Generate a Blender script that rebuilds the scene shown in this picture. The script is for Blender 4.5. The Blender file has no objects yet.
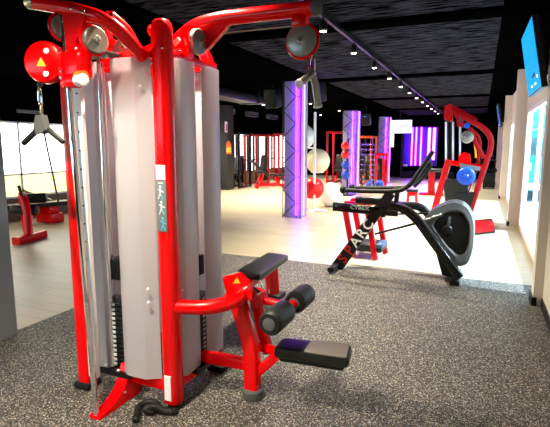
import bpy, bmesh, math, random
from mathutils import Vector, Matrix
random.seed(7)
SC = bpy.context.scene
COL = SC.collection
V = Vector
PI = math.pi

# ------------------------------------------------------------------ camera
F, CX, CY, H = 471.0, 275.0, 213.5, 1.55
VPX, VPY = 482.0, 145.0
pitch = math.atan((CY - VPY) / F)
yaw = math.atan2(VPX - CX, F * math.cos(pitch) + (CY - VPY) * math.sin(pitch))
cd = bpy.data.cameras.new('camera')
cam = bpy.data.objects.new('camera', cd)
COL.objects.link(cam)
cam.location = (0, 0, H)
cam.rotation_euler = (PI / 2 - pitch, 0, yaw)
cd.sensor_width = 36
cd.lens = F / 550 * 36
cd.clip_start = 0.05
SC.camera = cam
fwd = V((-math.sin(yaw) * math.cos(pitch), math.cos(yaw) * math.cos(pitch), -math.sin(pitch)))
rgt = V((math.cos(yaw), math.sin(yaw), 0))
upv = rgt.cross(fwd)
CAM = V((0, 0, H))


def ray(x, y):
    return rgt * ((x - CX) / F) - upv * ((y - CY) / F) + fwd


def PY(x, y, Y):
    d = ray(x, y)
    return CAM + d * (Y / d.y)


def PX(x, y, X):
    d = ray(x, y)
    return CAM + d * (X / d.x)


def PG(x, y, z=0.0):
    d = ray(x, y)
    return CAM + d * ((z - H) / d.z)


# ------------------------------------------------------------------ materials
def nodes(name):
    m = bpy.data.materials.new(name)
    m.use_nodes = True
    return m, m.node_tree.nodes, m.node_tree.links, m.node_tree.nodes['Principled BSDF']


def mat(name, col, rough=0.5, metal=0.0, spec=0.5, coat=0.0, emit=None, estr=0.0, var=0.12, nscale=9.0, bump=0.0):
    m, N, L, b = nodes(name)
    b.inputs['Roughness'].default_value = rough
    b.inputs['Metallic'].default_value = metal
    b.inputs['Specular IOR Level'].default_value = spec
    b.inputs['Coat Weight'].default_value = coat
    b.inputs['Coat Roughness'].default_value = 0.08
    tc = N.new('ShaderNodeTexCoord')
    nz = N.new('ShaderNodeTexNoise')
    nz.inputs['Scale'].default_value = nscale
    nz.inputs['Detail'].default_value = 4
    L.new(tc.outputs['Object'], nz.inputs['Vector'])
    mx = N.new('ShaderNodeMix')
    mx.data_type = 'RGBA'
    L.new(nz.outputs['Fac'], mx.inputs['Factor'])
    mx.inputs['A'].default_value = tuple(c * (1 - var) for c in col) + (1,)
    mx.inputs['B'].default_value = tuple(min(1, c * (1 + var)) for c in col) + (1,)
    L.new(mx.outputs['Result'], b.inputs['Base Color'])
    if bump:
        bp = N.new('ShaderNodeBump')
        bp.inputs['Strength'].default_value = bump
        bp.inputs['Distance'].default_value = 0.004
        n2 = N.new('ShaderNodeTexNoise')
        n2.inputs['Scale'].default_value = nscale * 14
        L.new(tc.outputs['Object'], n2.inputs['Vector'])
        L.new(n2.outputs['Fac'], bp.inputs['Height'])
        L.new(bp.outputs['Normal'], b.inputs['Normal'])
    if emit:
        b.inputs['Emission Color'].default_value = tuple(emit) + (1,)
        b.inputs['Emission Strength'].default_value = estr
    return m


M = {}
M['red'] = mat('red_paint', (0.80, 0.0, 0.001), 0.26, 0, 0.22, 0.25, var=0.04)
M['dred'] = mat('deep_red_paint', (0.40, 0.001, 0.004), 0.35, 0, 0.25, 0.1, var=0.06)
M['black'] = mat('black_powder_coat', (0.007, 0.007, 0.0075), 0.42, 0, 0.25)
M['gloss'] = mat('gloss_black', (0.006, 0.006, 0.0065), 0.22, 0, 0.35, 0.15)
M['rubber'] = mat('black_rubber', (0.009, 0.009, 0.0095), 0.6, 0, 0.25, bump=0.3)
M['foam'] = mat('black_foam', (0.010, 0.010, 0.0105), 0.5, 0, 0.3, bump=0.15)
M['leather'] = mat('black_upholstery', (0.009, 0.0085, 0.0085), 0.38, 0, 0.4, bump=0.25, nscale=14)
M['seatsheen'] = mat('taupe_seat_reflection', (0.16, 0.14, 0.12), 0.5, 0, 0.4, bump=0.2, nscale=14)  # reflected light on the seat, put into the colour
M['foot'] = mat('grey_rubber_foot', (0.09, 0.09, 0.095), 0.6, 0, 0.3)
M['chrome'] = mat('chrome', (0.82, 0.82, 0.84), 0.12, 1.0, var=0.02)
M['steel'] = mat('brushed_steel', (0.62, 0.62, 0.64), 0.3, 1.0, var=0.05)
M['silver'] = mat('silver_plastic', (0.20, 0.205, 0.21), 0.25, 0.7, var=0.04)
M['strip'] = mat('white_strip', (0.82, 0.82, 0.84), 0.35, 0.1, var=0.02)
M['pulley'] = mat('grey_pulley', (0.30, 0.29, 0.26), 0.32, 0.55, var=0.1)
M['white'] = mat('white_plastic', (0.82, 0.82, 0.82), 0.4, var=0.02)
M['yellow'] = mat('yellow_label', (0.9, 0.5, 0.02), 0.4, var=0.03)
M['green'] = mat('plain_green', (0.05, 0.62, 0.17), 0.4, var=0.05)
M['placard'] = mat('grey_placard', (0.16, 0.19, 0.20), 0.35, var=0.08)
M['cyan'] = mat('cyan_ink', (0.12, 0.55, 0.75), 0.4, var=0.02)
M['darkredink'] = mat('dark_red_ink', (0.42, 0.006, 0.008), 0.4, var=0.02)
M['redink'] = mat('red_ink', (0.75, 0.02, 0.03), 0.4, var=0.02)
M['cable'] = mat('steel_cable', (0.45, 0.38, 0.24), 0.35, 0.8)
M['blue'] = mat('blue_rubber', (0.002, 0.06, 0.52), 0.4, var=0.1)
M['redball'] = mat('red_ball', (0.70, 0.001, 0.004), 0.3, var=0.05)
M['whiteball'] = mat('white_ball', (0.88, 0.86, 0.82), 0.4, var=0.02)
M['creamball'] = mat('cream_ball', (0.87, 0.80, 0.52), 0.4, var=0.03)
M['orange'] = mat('orange_red', (0.85, 0.12, 0.01), 0.35)
M['cream'] = mat('cream_wall', (0.76, 0.68, 0.58), 0.75, 0, 0.2, var=0.05, nscale=3)
M['parapet'] = mat('parapet_wall', (0.16, 0.13, 0.085), 0.8, 0, 0.2, var=0.1, nscale=3)
M['blackwall'] = mat('black_wall', (0.0012, 0.0012, 0.0014), 0.9, 0, 0.0, var=0.2, nscale=2)
M['greycol'] = mat('grey_column', (0.16, 0.165, 0.18), 0.45, 0, 0.4, var=0.06, nscale=2)
M['lavcol'] = mat('pale_column', (0.26, 0.24, 0.34), 0.6, 0, 0.3, var=0.04)
M['frame'] = mat('white_frame', (0.85, 0.85, 0.84), 0.45, var=0.02)
M['led'] = mat('violet_led', (0.8, 0.4, 0.9), 0.4, emit=(0.25, 0.016, 1.0), estr=42, var=0)
M['ledpink'] = mat('pink_led', (0.9, 0.5, 0.9), 0.4, emit=(0.75, 0.12, 1.0), estr=6, var=0)
M['lens'] = mat('lamp_lens', (0.9, 0.9, 0.8), 0.3, emit=(1.0, 0.93, 0.72), estr=9, var=0)
M['screen'] = mat('blue_screen', (0.02, 0.1, 0.3), 0.2, emit=(0.0, 0.36, 0.93), estr=1.0, var=0)
M['screendim'] = mat('dim_screen', (0.02, 0.03, 0.04), 0.2, emit=(0.03, 0.10, 0.16), estr=1.0, var=0)
M['screenwhite'] = mat('white_screen', (0.3, 0.3, 0.3), 0.2, emit=(0.85, 0.95, 1.0), estr=1.6, var=0)
M['panewhite'] = mat('lit_frosted_pane', (0.8, 0.8, 0.8), 0.4, emit=(1.0, 0.97, 0.86), estr=5.0, var=0)
M['paneyellow'] = mat('lit_lower_pane', (0.8, 0.7, 0.4), 0.4, emit=(1.0, 0.86, 0.34), estr=1.5, var=0)
M['duct'] = mat('duct_metal', (0.02, 0.02, 0.021), 0.35, 0.6)
M['vent'] = mat('vent_grey', (0.13, 0.135, 0.15), 0.5)
M['mullion'] = mat('dark_mullion', (0.02, 0.02, 0.022), 0.5)
M['violet'] = mat('violet_panel', (0.05, 0.012, 0.22), 0.45)
M['vanblue'] = mat('van_blue', (0.01, 0.42, 0.72), 0.3, 0, 0.5, 0.4)
M['teal'] = mat('teal_leaves', (0.05, 0.30, 0.28), 0.7, var=0.4, nscale=6)
M['pave'] = mat('pale_paving', (0.55, 0.57, 0.58), 0.8, var=0.06)
M['tyre'] = mat('tyre', (0.015, 0.015, 0.016), 0.7)


def mat_panel():
    m, N, L, b = nodes('frosted_panel')
    b.inputs['Base Color'].default_value = (0.58, 0.56, 0.61, 1)
    b.inputs['Roughness'].default_value = 0.3
    b.inputs['Specular IOR Level'].default_value = 0.6
    out = N['Material Output']
    tl = N.new('ShaderNodeBsdfTranslucent')
    tl.inputs['Color'].default_value = (0.75, 0.72, 0.77, 1)
    tr = N.new('ShaderNodeBsdfTransparent')
    tr.inputs['Color'].default_value = (0.85, 0.85, 0.88, 1)
    m1, m2 = N.new('ShaderNodeMixShader'), N.new('ShaderNodeMixShader')
    m1.inputs[0].default_value = 0.30
    m2.inputs[0].default_value = 0.14
    L.new(b.outputs[0], m1.inputs[1])
    L.new(tl.outputs[0], m1.inputs[2])
    L.new(m1.outputs[0], m2.inputs[1])
    L.new(tr.outputs[0], m2.inputs[2])
    L.new(m2.outputs[0], out.inputs['Surface'])
    nz = N.new('ShaderNodeTexNoise')
    nz.inputs['Scale'].default_value = 3
    rp = N.new('ShaderNodeMapRange')
    rp.inputs['To Min'].default_value = 0.30
    rp.inputs['To Max'].default_value = 0.44
    L.new(nz.outputs['Fac'], rp.inputs['Value'])
    L.new(rp.outputs[0], b.inputs['Roughness'])
    return m


def mat_rubberfloor():
    m, N, L, b = nodes('speckled_rubber_floor')
    b.inputs['Roughness'].default_value = 0.62
    b.inputs['Specular IOR Level'].default_value = 0.35
    tc = N.new('ShaderNodeTexCoord')

    def speck(scale, thr, dist):
        vo = N.new('ShaderNodeTexVoronoi')
        vo.inputs['Scale'].default_value = scale
        L.new(tc.outputs['Object'], vo.inputs['Vector'])
        sp = N.new('ShaderNodeSeparateColor')
        L.new(vo.outputs['Color'], sp.inputs[0])
        g = N.new('ShaderNodeMath'); g.operation = 'GREATER_THAN'
        L.new(sp.outputs[0], g.inputs[0]); g.inputs[1].default_value = thr
        d = N.new('ShaderNodeMath'); d.operation = 'LESS_THAN'
        L.new(vo.outputs['Distance'], d.inputs[0]); d.inputs[1].default_value = dist
        mu = N.new('ShaderNodeMath'); mu.operation = 'MULTIPLY'
        L.new(g.outputs[0], mu.inputs[0]); L.new(d.outputs[0], mu.inputs[1])
        return mu, sp
    nz = N.new('ShaderNodeTexNoise'); nz.inputs['Scale'].default_value = 1.6
    L.new(tc.outputs['Object'], nz.inputs['Vector'])
    base = N.new('ShaderNodeMix'); base.data_type = 'RGBA'
    base.inputs['A'].default_value = (0.018, 0.018, 0.019, 1)
    base.inputs['B'].default_value = (0.042, 0.040, 0.038, 1)
    L.new(nz.outputs['Fac'], base.inputs['Factor'])
    cur = base.outputs['Result']
    for scale, thr, dist in ((105, 0.62, 0.5), (170, 0.60, 0.5)):
        mk, sp = speck(scale, thr, dist)
        rp = N.new('ShaderNodeValToRGB')
        rp.color_ramp.interpolation = 'CONSTANT'
        e = rp.color_ramp.elements
        e[0].position, e[0].color = 0.0, (0.15, 0.145, 0.14, 1)
        e[1].position, e[1].color = 0.35, (0.36, 0.31, 0.24, 1)
        x = e.new(0.6); x.color = (0.11, 0.12, 0.16, 1)
        x = e.new(0.78); x.color = (0.55, 0.51, 0.45, 1)
        L.new(sp.outputs[1], rp.inputs[0])
        mx = N.new('ShaderNodeMix'); mx.data_type = 'RGBA'
        L.new(mk.outputs[0], mx.inputs['Factor'])
        L.new(cur, mx.inputs['A']); L.new(rp.outputs[0], mx.inputs['B'])
        cur = mx.outputs['Result']
    L.new(cur, b.inputs['Base Color'])
    return m


def mat_woodfloor():
    m, N, L, b = nodes('pale_board_floor')
    b.inputs['Roughness'].default_value = 0.38
    b.inputs['Specular IOR Level'].default_value = 0.4
    tc = N.new('ShaderNodeTexCoord')
    mp = N.new('ShaderNodeMapping')
    L.new(tc.outputs['Object'], mp.inputs['Vector'])
    br = N.new('ShaderNodeTexBrick')
    br.offset = 0.37
    br.inputs['Scale'].default_value = 1.0
    br.inputs['Brick Width'].default_value = 1.4
    br.inputs['Row Height'].default_value = 0.18
    br.inputs['Mortar Size'].default_value = 0.003
    br.inputs['Color1'].default_value = (0.47, 0.40, 0.28, 1)
    br.inputs['Color2'].default_value = (0.54, 0.46, 0.33, 1)
    br.inputs['Mortar'].default_value = (0.30, 0.25, 0.17, 1)
    L.new(mp.outputs[0], br.inputs['Vector'])
    m2 = N.new('ShaderNodeMapping'); m2.inputs['Scale'].default_value = (1.2, 14, 1)
    L.new(tc.outputs['Object'], m2.inputs['Vector'])
    nz = N.new('ShaderNodeTexNoise'); nz.inputs['Scale'].default_value = 2.2; nz.inputs['Detail'].default_value = 5
    L.new(m2.outputs[0], nz.inputs['Vector'])
    mx = N.new('ShaderNodeMix'); mx.data_type = 'RGBA'; mx.blend_type = 'MULTIPLY'
    mx.inputs['Factor'].default_value = 0.35
    L.new(br.outputs['Color'], mx.inputs['A'])
    L.new(nz.outputs['Color'], mx.inputs['B'])
    L.new(mx.outputs['Result'], b.inputs['Base Color'])
    return m


def mat_ceiling():
    m, N, L, b = nodes('wood_wool_ceiling')
    b.inputs['Roughness'].default_value = 0.95
    b.inputs['Specular IOR Level'].default_value = 0.0
    tc = N.new('ShaderNodeTexCoord')
    mp = N.new('ShaderNodeMapping'); mp.inputs['Scale'].default_value = (1.6, 11, 1)
    L.new(tc.outputs['Object'], mp.inputs['Vector'])
    nz = N.new('ShaderNodeTexNoise'); nz.inputs['Scale'].default_value = 2.0; nz.inputs['Detail'].default_value = 6
    nz.inputs['Roughness'].default_value = 0.65
    L.new(mp.outputs[0], nz.inputs['Vector'])
    rp = N.new('ShaderNodeValToRGB')
    e = rp.color_ramp.elements
    e[0].position, e[0].color = 0.43, (0.0008, 0.0008, 0.001, 1)
    e[1].position, e[1].color = 0.58, (0.044, 0.044, 0.058, 1)
    L.new(nz.outputs['Fac'], rp.inputs[0])
    L.new(rp.outputs[0], b.inputs['Base Color'])
    return m


M['panel'] = mat_panel()
M['floorrubber'] = mat_rubberfloor()
M['floorwood'] = mat_woodfloor()
M['ceil'] = mat_ceiling()


def mat_glass():
    m, N, L, b = nodes('window_glass')
    out = N['Material Output']
    tr = N.new('ShaderNodeBsdfTransparent'); tr.inputs['Color'].default_value = (0.93, 0.98, 1.0, 1)
    gl = N.new('ShaderNodeBsdfGlossy'); gl.inputs['Roughness'].default_value = 0.02
    mx = N.new('ShaderNodeMixShader')
    mx.inputs[0].default_value = 0.04
    L.new(tr.outputs[0], mx.inputs[1]); L.new(gl.outputs[0], mx.inputs[2])
    L.new(mx.outputs[0], out.inputs['Surface'])
    return m


M['glass'] = mat_glass()


# ------------------------------------------------------------------ mesh builder
def fillet(pts, r, n=5):
    pts = [V(p) for p in pts]
    out = [pts[0]]
    for i in range(1, len(pts) - 1):
        a, b, c = pts[i - 1], pts[i], pts[i + 1]
        d1, d2 = (a - b), (c - b)
        rr = min(r, d1.length * 0.48, d2.length * 0.48)
        p, q = b + d1.normalized() * rr, b + d2.normalized() * rr
        for k in range(n + 1):
            t = k / n
            out.append(p * (1 - t) ** 2 + b * 2 * t * (1 - t) + q * t * t)
    out.append(pts[-1])
    return out


class MB:
    def __init__(s):
        s.v, s.f, s.m, s.mats = [], [], [], []

    def mi(s, m):
        if m is None:
            return 0
        if m not in s.mats:
            s.mats.append(m)
        return s.mats.index(m)

    def add(s, vs, fs, m=None):
        b = len(s.v)
        i = s.mi(m)
        s.v += [V(p) for p in vs]
        s.f += [tuple(b + k for k in f) for f in fs]
        s.m += [i] * len(fs)
        return s

    def bm(s, bm, m=None, mx=None):
        if mx is not None:
            bmesh.ops.transform(bm, matrix=mx, verts=bm.verts)
        bm.verts.index_update()
        s.add([v.co.copy() for v in bm.verts], [[v.index for v in f.verts] for f in bm.faces], m)
        bm.free()
        return s

    def box(s, c, d, m=None, bev=0.0, rot=(0, 0, 0), seg=2):
        bm = bmesh.new()
        bmesh.ops.create_cube(bm, size=1)
        bmesh.ops.scale(bm, vec=V(d), verts=bm.verts)
        if bev:
            bmesh.ops.bevel(bm, geom=list(bm.edges), offset=min(bev, min(d) * 0.49), segments=seg, affect='EDGES', profile=0.5)
        from mathutils import Euler
        return s.bm(bm, m, Matrix.Translation(V(c)) @ Euler(rot).to_matrix().to_4x4())

    def bx(s, x0, x1, y0, y1, z0, z1, m=None, bev=0.0):
        return s.box(((x0 + x1) / 2, (y0 + y1) / 2, (z0 + z1) / 2), (abs(x1 - x0), abs(y1 - y0), abs(z1 - z0)), m, bev)

    def sweep(s, path, prof, m=None, up=(0, 0, 1), cap=True, scale=None):
        path = [V(p) for p in path]
        n, k = len(path), len(prof)
        vs, fs = [], []
        up = V(up)
        ax = None
        for i, p in enumerate(path):
            t = (path[min(i + 1, n - 1)] - path[max(i - 1, 0)]).normalized()
            if ax is None:
                ax = up - t * up.dot(t)
                if ax.length < 1e-3:
                    ax = V((1, 0, 0)) - t * t.x
                    if ax.length < 1e-3:
                        ax = V((0, 1, 0)) - t * t.y
            else:
                ax = ax - t * ax.dot(t)
            ax.normalize()
            bx = t.cross(ax)
            sc = 1 if scale is None else scale[i]
            vs += [p + bx * (a * sc) + ax * (b * sc) for a, b in prof]
        for i in range(n - 1):
            for j in range(k):
                a, b = i * k + j, i * k + (j + 1) % k
                fs.append((a, b, b + k, a + k))
        if cap:
            fs.append(tuple(range(k))[::-1])
            fs.append(tuple((n - 1) * k + j for j in range(k)))
        return s.add(vs, fs, m)

    def tube(s, path, r, m=None, n=14, fil=0.0, cap=True, scale=None):
        if fil:
            path = fillet(path, fil)
        prof = [(r * math.cos(2 * PI * j / n), r * math.sin(2 * PI * j / n)) for j in range(n)]
        return s.sweep(path, prof, m, cap=cap, scale=scale)

    def rtube(s, path, w, h, m=None, fil=0.0, up=(0, 0, 1), c=0.2, scale=None):
        if fil:
            path = fillet(path, fil)
        r = min(w, h) * c
        prof = []
        for sx, sy, a0 in ((1, 1, 0), (-1, 1, 90), (-1, -1, 180), (1, -1, 270)):
            for a in (0, 30, 60, 90):
                t = math.radians(a0 + a)
                prof.append((sx * (w / 2 - r) + r * math.cos(t), sy * (h / 2 - r) + r * math.sin(t)))
        return s.sweep(path, prof, m, up=up, scale=scale)

    def lathe(s, c, axis, prof, m=None, n=28):
        """prof: list of (radius, distance along axis)"""
        ax = V(axis).normalized()
        u = ax.orthogonal().normalized()
        w = ax.cross(u)
        c = V(c)
        vs, fs = [], []
        for r, h in prof:
            for j in range(n):
                t = 2 * PI * j / n
                vs.append(c + ax * h + (u * math.cos(t) + w * math.sin(t)) * max(r, 1e-4))
        for i in range(len(prof) - 1):
            for j in range(n):
                a, b = i * n + j, i * n + (j + 1) % n
                fs.append((a, b, b + n, a + n))
        fs.append(tuple(range(n))[::-1])
        fs.append(tuple((len(prof) - 1) * n + j for j in range(n)))
        return s.add(vs, fs, m)

    def cyl(s, p0, p1, r, m=None, n=20, bev=0.0):
        p0, p1 = V(p0), V(p1)
        L = (p1 - p0).length
        b = min(bev, r * 0.6, L * 0.45)
        prof = [(r, 0), (r, L)] if not b else [(r - b, 0), (r - b * 0.3, b * 0.3), (r, b), (r, L - b), (r - b * 0.3, L - b * 0.3), (r - b, L)]
        return s.lathe(p0, p1 - p0, prof, m, n)

    def sph(s, c, r, m=None, n=20, sz=1.0):
        bm = bmesh.new()
        bmesh.ops.create_uvsphere(bm, u_segments=n, v_segments=max(8, n // 2), radius=r)
        return s.bm(bm, m, Matrix.Translation(V(c)) @ Matrix.Diagonal((1, 1, sz, 1)))

    def ring(s, c, axis, R, r, m=None, n=28, k=8, sy=1.0):
        ax = V(axis).normalized()
        u = V((0, 0, 1)) - ax * ax.z
        u = u.normalized() if u.length > 1e-3 else V((1, 0, 0))
        w = ax.cross(u)
        vs, fs = [], []
        c = V(c)
        for i in range(n):
            t = 2 * PI * i / n
            d = u * math.cos(t) * sy + w * math.sin(t)
            for j in range(k):
                q = 2 * PI * j / k
                vs.append(c + d * R + d.normalized() * (r * math.cos(q)) + ax * (r * math.sin(q)))
        for i in range(n):
            for j in range(k):
                a, b = i * k + j, i * k + (j + 1) % k
                a2, b2 = ((i + 1) % n) * k + j, ((i + 1) % n) * k + (j + 1) % k
                fs.append((a, b, b2, a2))
        return s.add(vs, fs, m)

    def prism(s, pts, ext, m=None):
        """pts: closed 3D polygon; ext: extrusion vector (centred)"""
        e = V(ext) / 2
        n = len(pts)
        vs = [V(p) - e for p in pts] + [V(p) + e for p in pts]
        fs = [tuple(range(n))[::-1], tuple(range(n, 2 * n))] + [(i, (i + 1) % n, n + (i + 1) % n, n + i) for i in range(n)]
        return s.add(vs, fs, m)

    def build(s, name, m=None, parent=None, flat=False, loc=None):
        if m is not None and m not in s.mats:
            if s.mats:
                s.mats[0:0] = [m]
                s.m = [i + 1 for i in s.m]
            else:
                s.mats.append(m)
        me = bpy.data.meshes.new(name)
        org = V((0, 0, 0))
        if parent is not None:
            p = parent
            while p.parent is not None:
                p = p.parent
            org = V(p.get('_o', (0, 0, 0)))
        elif loc is not None:
            org = V(loc)
        me.from_pydata([tuple(v - org) for v in s.v], [], s.f)
        for x in s.mats:
            me.materials.append(x)
        for p, i in zip(me.polygons, s.m):
            p.material_index = i
        bm = bmesh.new(); bm.from_mesh(me)
        bmesh.ops.recalc_face_normals(bm, faces=bm.faces)
        bm.to_mesh(me); bm.free()
        if not flat:
            for p in me.polygons:
                p.use_smooth = True
            me.set_sharp_from_angle(angle=math.radians(38))
        o = bpy.data.objects.new(name, me)
        COL.objects.link(o)
        if parent is not None:
            o.parent = parent
        elif loc is not None:
            o.location = loc
        return o


MADE = []


def tag(o, label=None, cat=None, group=None, kind=None):
    if label: o['label'] = label
    if cat: o['category'] = cat
    if group: o['group'] = group
    if kind: o['kind'] = kind
    return o


def thing(name, label, cat, loc=(0, 0, 0), group=None, rz=0):
    o = bpy.data.objects.new(name, None)
    COL.objects.link(o)
    o.location = loc
    o['_o'] = tuple(loc)
    o.rotation_euler = (0, 0, rz)
    o.empty_display_size = 0.1
    MADE.append(o)
    return tag(o, label, cat, group)


def local(o):
    o['_o'] = (0.0, 0.0, 0.0)
    return o


def dup(root, loc, label=None, rz=None):
    r = root.copy(); COL.objects.link(r); r.location = loc
    MADE.append(r)
    if rz is not None: r.rotation_euler = (0, 0, rz)
    if label: r['label'] = label
    for ch in list(root.children):
        c = ch.copy(); COL.objects.link(c); c.parent = r
        if ch.type == 'LIGHT': c.data = ch.data
        for g in ch.children:
            d = g.copy(); COL.objects.link(d); d.parent = c
    return r


def struct(name, mb, m, parent=None, flat=True):
    o = mb.build(name, m, parent, flat=flat)
    if parent is None:
        o['kind'] = 'structure'
    return o


def text(name, s, size, m, parent, origin, xdir, ydir, ext=0.0008, bold=0.0, sx=1.0):
    c = bpy.data.curves.new(name, 'FONT')
    c.body = s
    c.size = size
    c.extrude = ext
    c.offset = bold
    c.align_x = 'CENTER'
    c.align_y = 'CENTER'
    c.materials.append(m)
    o = bpy.data.objects.new(name, c)
    COL.objects.link(o)
    dg = bpy.context.evaluated_depsgraph_get()
    me = bpy.data.meshes.new_from_object(o.evaluated_get(dg))
    bpy.data.objects.remove(o)
    o = bpy.data.objects.new(name, me)
    COL.objects.link(o)
    x = V(xdir).normalized()
    y = V(ydir); y = (y - x * y.dot(x)).normalized()
    z = x.cross(y)
    p = parent
    while p.parent is not None: p = p.parent
    org = V(origin) - V(p.get('_o', (0, 0, 0)))
    o.parent = parent
    mx = Matrix(((x.x * sx, y.x, z.x, org.x), (x.y * sx, y.y, z.y, org.y), (x.z * sx, y.z, z.z, org.z), (0, 0, 0, 1)))
    o.matrix_local = mx
    return o


# ================================================================== SETTING
CEIL = 2.95
XL, XR, YF, YB = -8.7, 0.72, 23.5, -3.0
struct('floor', MB().bx(XL, XR + .3, YB, YF, -0.12, 0), M['floorwood'])
struct('floor_rubber', MB().bx(-3.5, 0.66, YB + .02, 5.78, -0.01, 0.006), M['floorrubber'])
struct('ceiling', MB().bx(XL, 0.12, YB, YF, CEIL, CEIL + .1), M['ceil'])
struct('ceiling_soffit', MB().bx(0.12, XR + .3, YB, YF, CEIL - .02, CEIL + .1), M['blackwall'])
for Y in (1.2, 5.66, 10.05, 14.7, 19.2):
    struct('ceiling_beam', MB().bx(-3.3, 0.12, Y - .12, Y + .12, CEIL - .05, CEIL), M['blackwall'])
# dark services ceiling over the far aisle
struct('ceiling_services', MB().bx(XL, -3.3, YB, YF, CEIL - .06, CEIL), M['blackwall'])

# right wall: solid bay, pilasters, three glazed bays
struct('wall_right', MB().bx(0.62, 1.0, YB, 5.04, 0, CEIL), M['cream'])
struct('baseboard_right', MB().bx(0.605, 0.62, YB, 5.03, 0.006, 0.09), M['black'])
BAYS = ((5.24, 10.03), (10.23, 15.07), (15.27, 20.35))
for i, Y in enumerate((5.04, 10.03, 15.07, 20.35)):
    struct('wall_pilaster', MB().bx(0.54, XR + .07, Y, Y + .20, 0, CEIL), M['cream'])
    struct('baseboard_pilaster', MB().bx(0.525, 0.57, Y - .015, Y + .215, 0.002, 0.09), M['black'])
wn = 1
for (a, b) in BAYS:
    w0, w1 = a + .1, b - 0.55
    mb = MB()
    XO = XR + .07
    mb.bx(XR, XO, a - .04, b, 0, 0.10).bx(XR, XO, a - .04, b, 2.15, CEIL)
    mb.bx(XR, XO, w1, b, 0.10, 2.15).bx(XR, XO, a - .04, w0, 0.10, 2.15)
    struct('wall_right', mb, M['cream'])
    fr = MB()
    t = 0.06
    fr.bx(XR - .02, XR + .035, w0, w1, 0.10, 0.10 + t).bx(XR - .02, XR + .035, w0, w1, 2.15 - t, 2.15)
    for y in (w0, w0 + (w1 - w0) * .52, w1 - t):
        fr.bx(XR - .02, XR + .035, y, y + t, 0.10, 2.15)
    fo = struct('window_%d' % wn, fr, M['frame'])
    struct('pane', MB().bx(XR + .012, XR + .020, w0 + .02, w1 - .02, 0.13, 2.12), M['glass'], fo)
    wn += 1
struct('wall_right', MB().bx(0.62, 1.0, 20.8, YF, 0, CEIL), M['cream'])

# far wall
struct('wall_far', MB().bx(XL, 1.0, YF, YF + .15, 0, CEIL), M['blackwall'])
# wall behind the viewer with a high glazed opening
struct('wall_back', MB().bx(XL, 1.0, YB - .2, YB, 0, 1.25).bx(XL, 1.0, YB - .2, YB, 2.72, CEIL).bx(XL, -7.6, YB - .2, YB, 1.25, 2.72).bx(-2.9, 1.0, YB - .2, YB, 1.25, 2.72), M['blackwall'])
fr = MB()
for x in (-7.6, -6.05, -4.5, -2.96):
    fr.bx(x, x + .06, YB - .15, YB - .05, 1.25, 2.72)
fr.bx(-7.6, -2.9, YB - .15, YB - .05, 1.25, 1.31).bx(-7.6, -2.9, YB - .15, YB - .05, 2.66, 2.72)
fo = struct('window_0', fr, M['frame'])
struct('pane', MB().bx(-7.6, -2.9, YB - .11, YB - .10, 1.25, 2.72), M['glass'], fo)
# left wall with a parapet, a run of lit windows, black above
struct('wall_left', MB().bx(XL - .2, XL, YB, YF, 0, 0.47, M['parapet']).bx(XL - .2, XL, YB, YF, 2.02, CEIL, M['blackwall']), None)
LW = []
y = -2.6
while y < 22.5:
    y1 = min(y + 2.6, YF - .1)
    LW.append((y, y1)); y = y1 + 0.12
for (a, b) in LW:
    dark = a > 13.5
    fm = M['mullion'] if dark else M['frame']
    fr = MB()
    for yy in ((a, (a + b) / 2 - .02, b - .05) if not dark else (a, a + .45, a + .75, a + 1.3, a + 1.75, b - .09)):
        fr.bx(XL - .06, XL - .005, yy, yy + (.16 if dark else .05), 0.47, 2.02)
    fr.bx(XL - .06, XL - .005, a, b, 0.93, 0.97).bx(XL - .06, XL - .005, a, b, 0.47, 0.51).bx(XL - .06, XL - .005, a, b, 1.98, 2.02)
    fo = struct('window_%d' % wn, fr, fm); wn += 1
    struct('pane', MB().bx(XL - .05, XL - .04, a, b, 0.95, 2.02), M['panewhite'], fo)
    struct('lower_pane', MB().bx(XL - .05, XL - .04, a, b, 0.47, 0.95), M['panewhite'] if dark else M['paneyellow'], fo)
    struct('wall_left', MB().bx(XL - .2, XL, b, b + .12, 0.47, 2.02), M['blackwall'] if dark else M['cream'])
struct('wall_left', MB().bx(XL - .2, XL, YB, -2.6, 0.47, 2.02), M['blackwall'])

# columns ------------------------------------------------------------
cb = MB().bx(-3.93, -3.415, 2.05, 2.55, 0, 1.93, M['greycol'], 0.015).bx(-3.93, -3.415, 2.05, 2.55, 1.93, CEIL - .065, M['blackwall'])
struct('column', cb, None)
struct('column', MB().bx(-8.69, -8.0, 14.3, 14.75, 0, CEIL - .05), mat('dark_grey_column', (0.013, 0.013, 0.013), 0.7))


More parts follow.
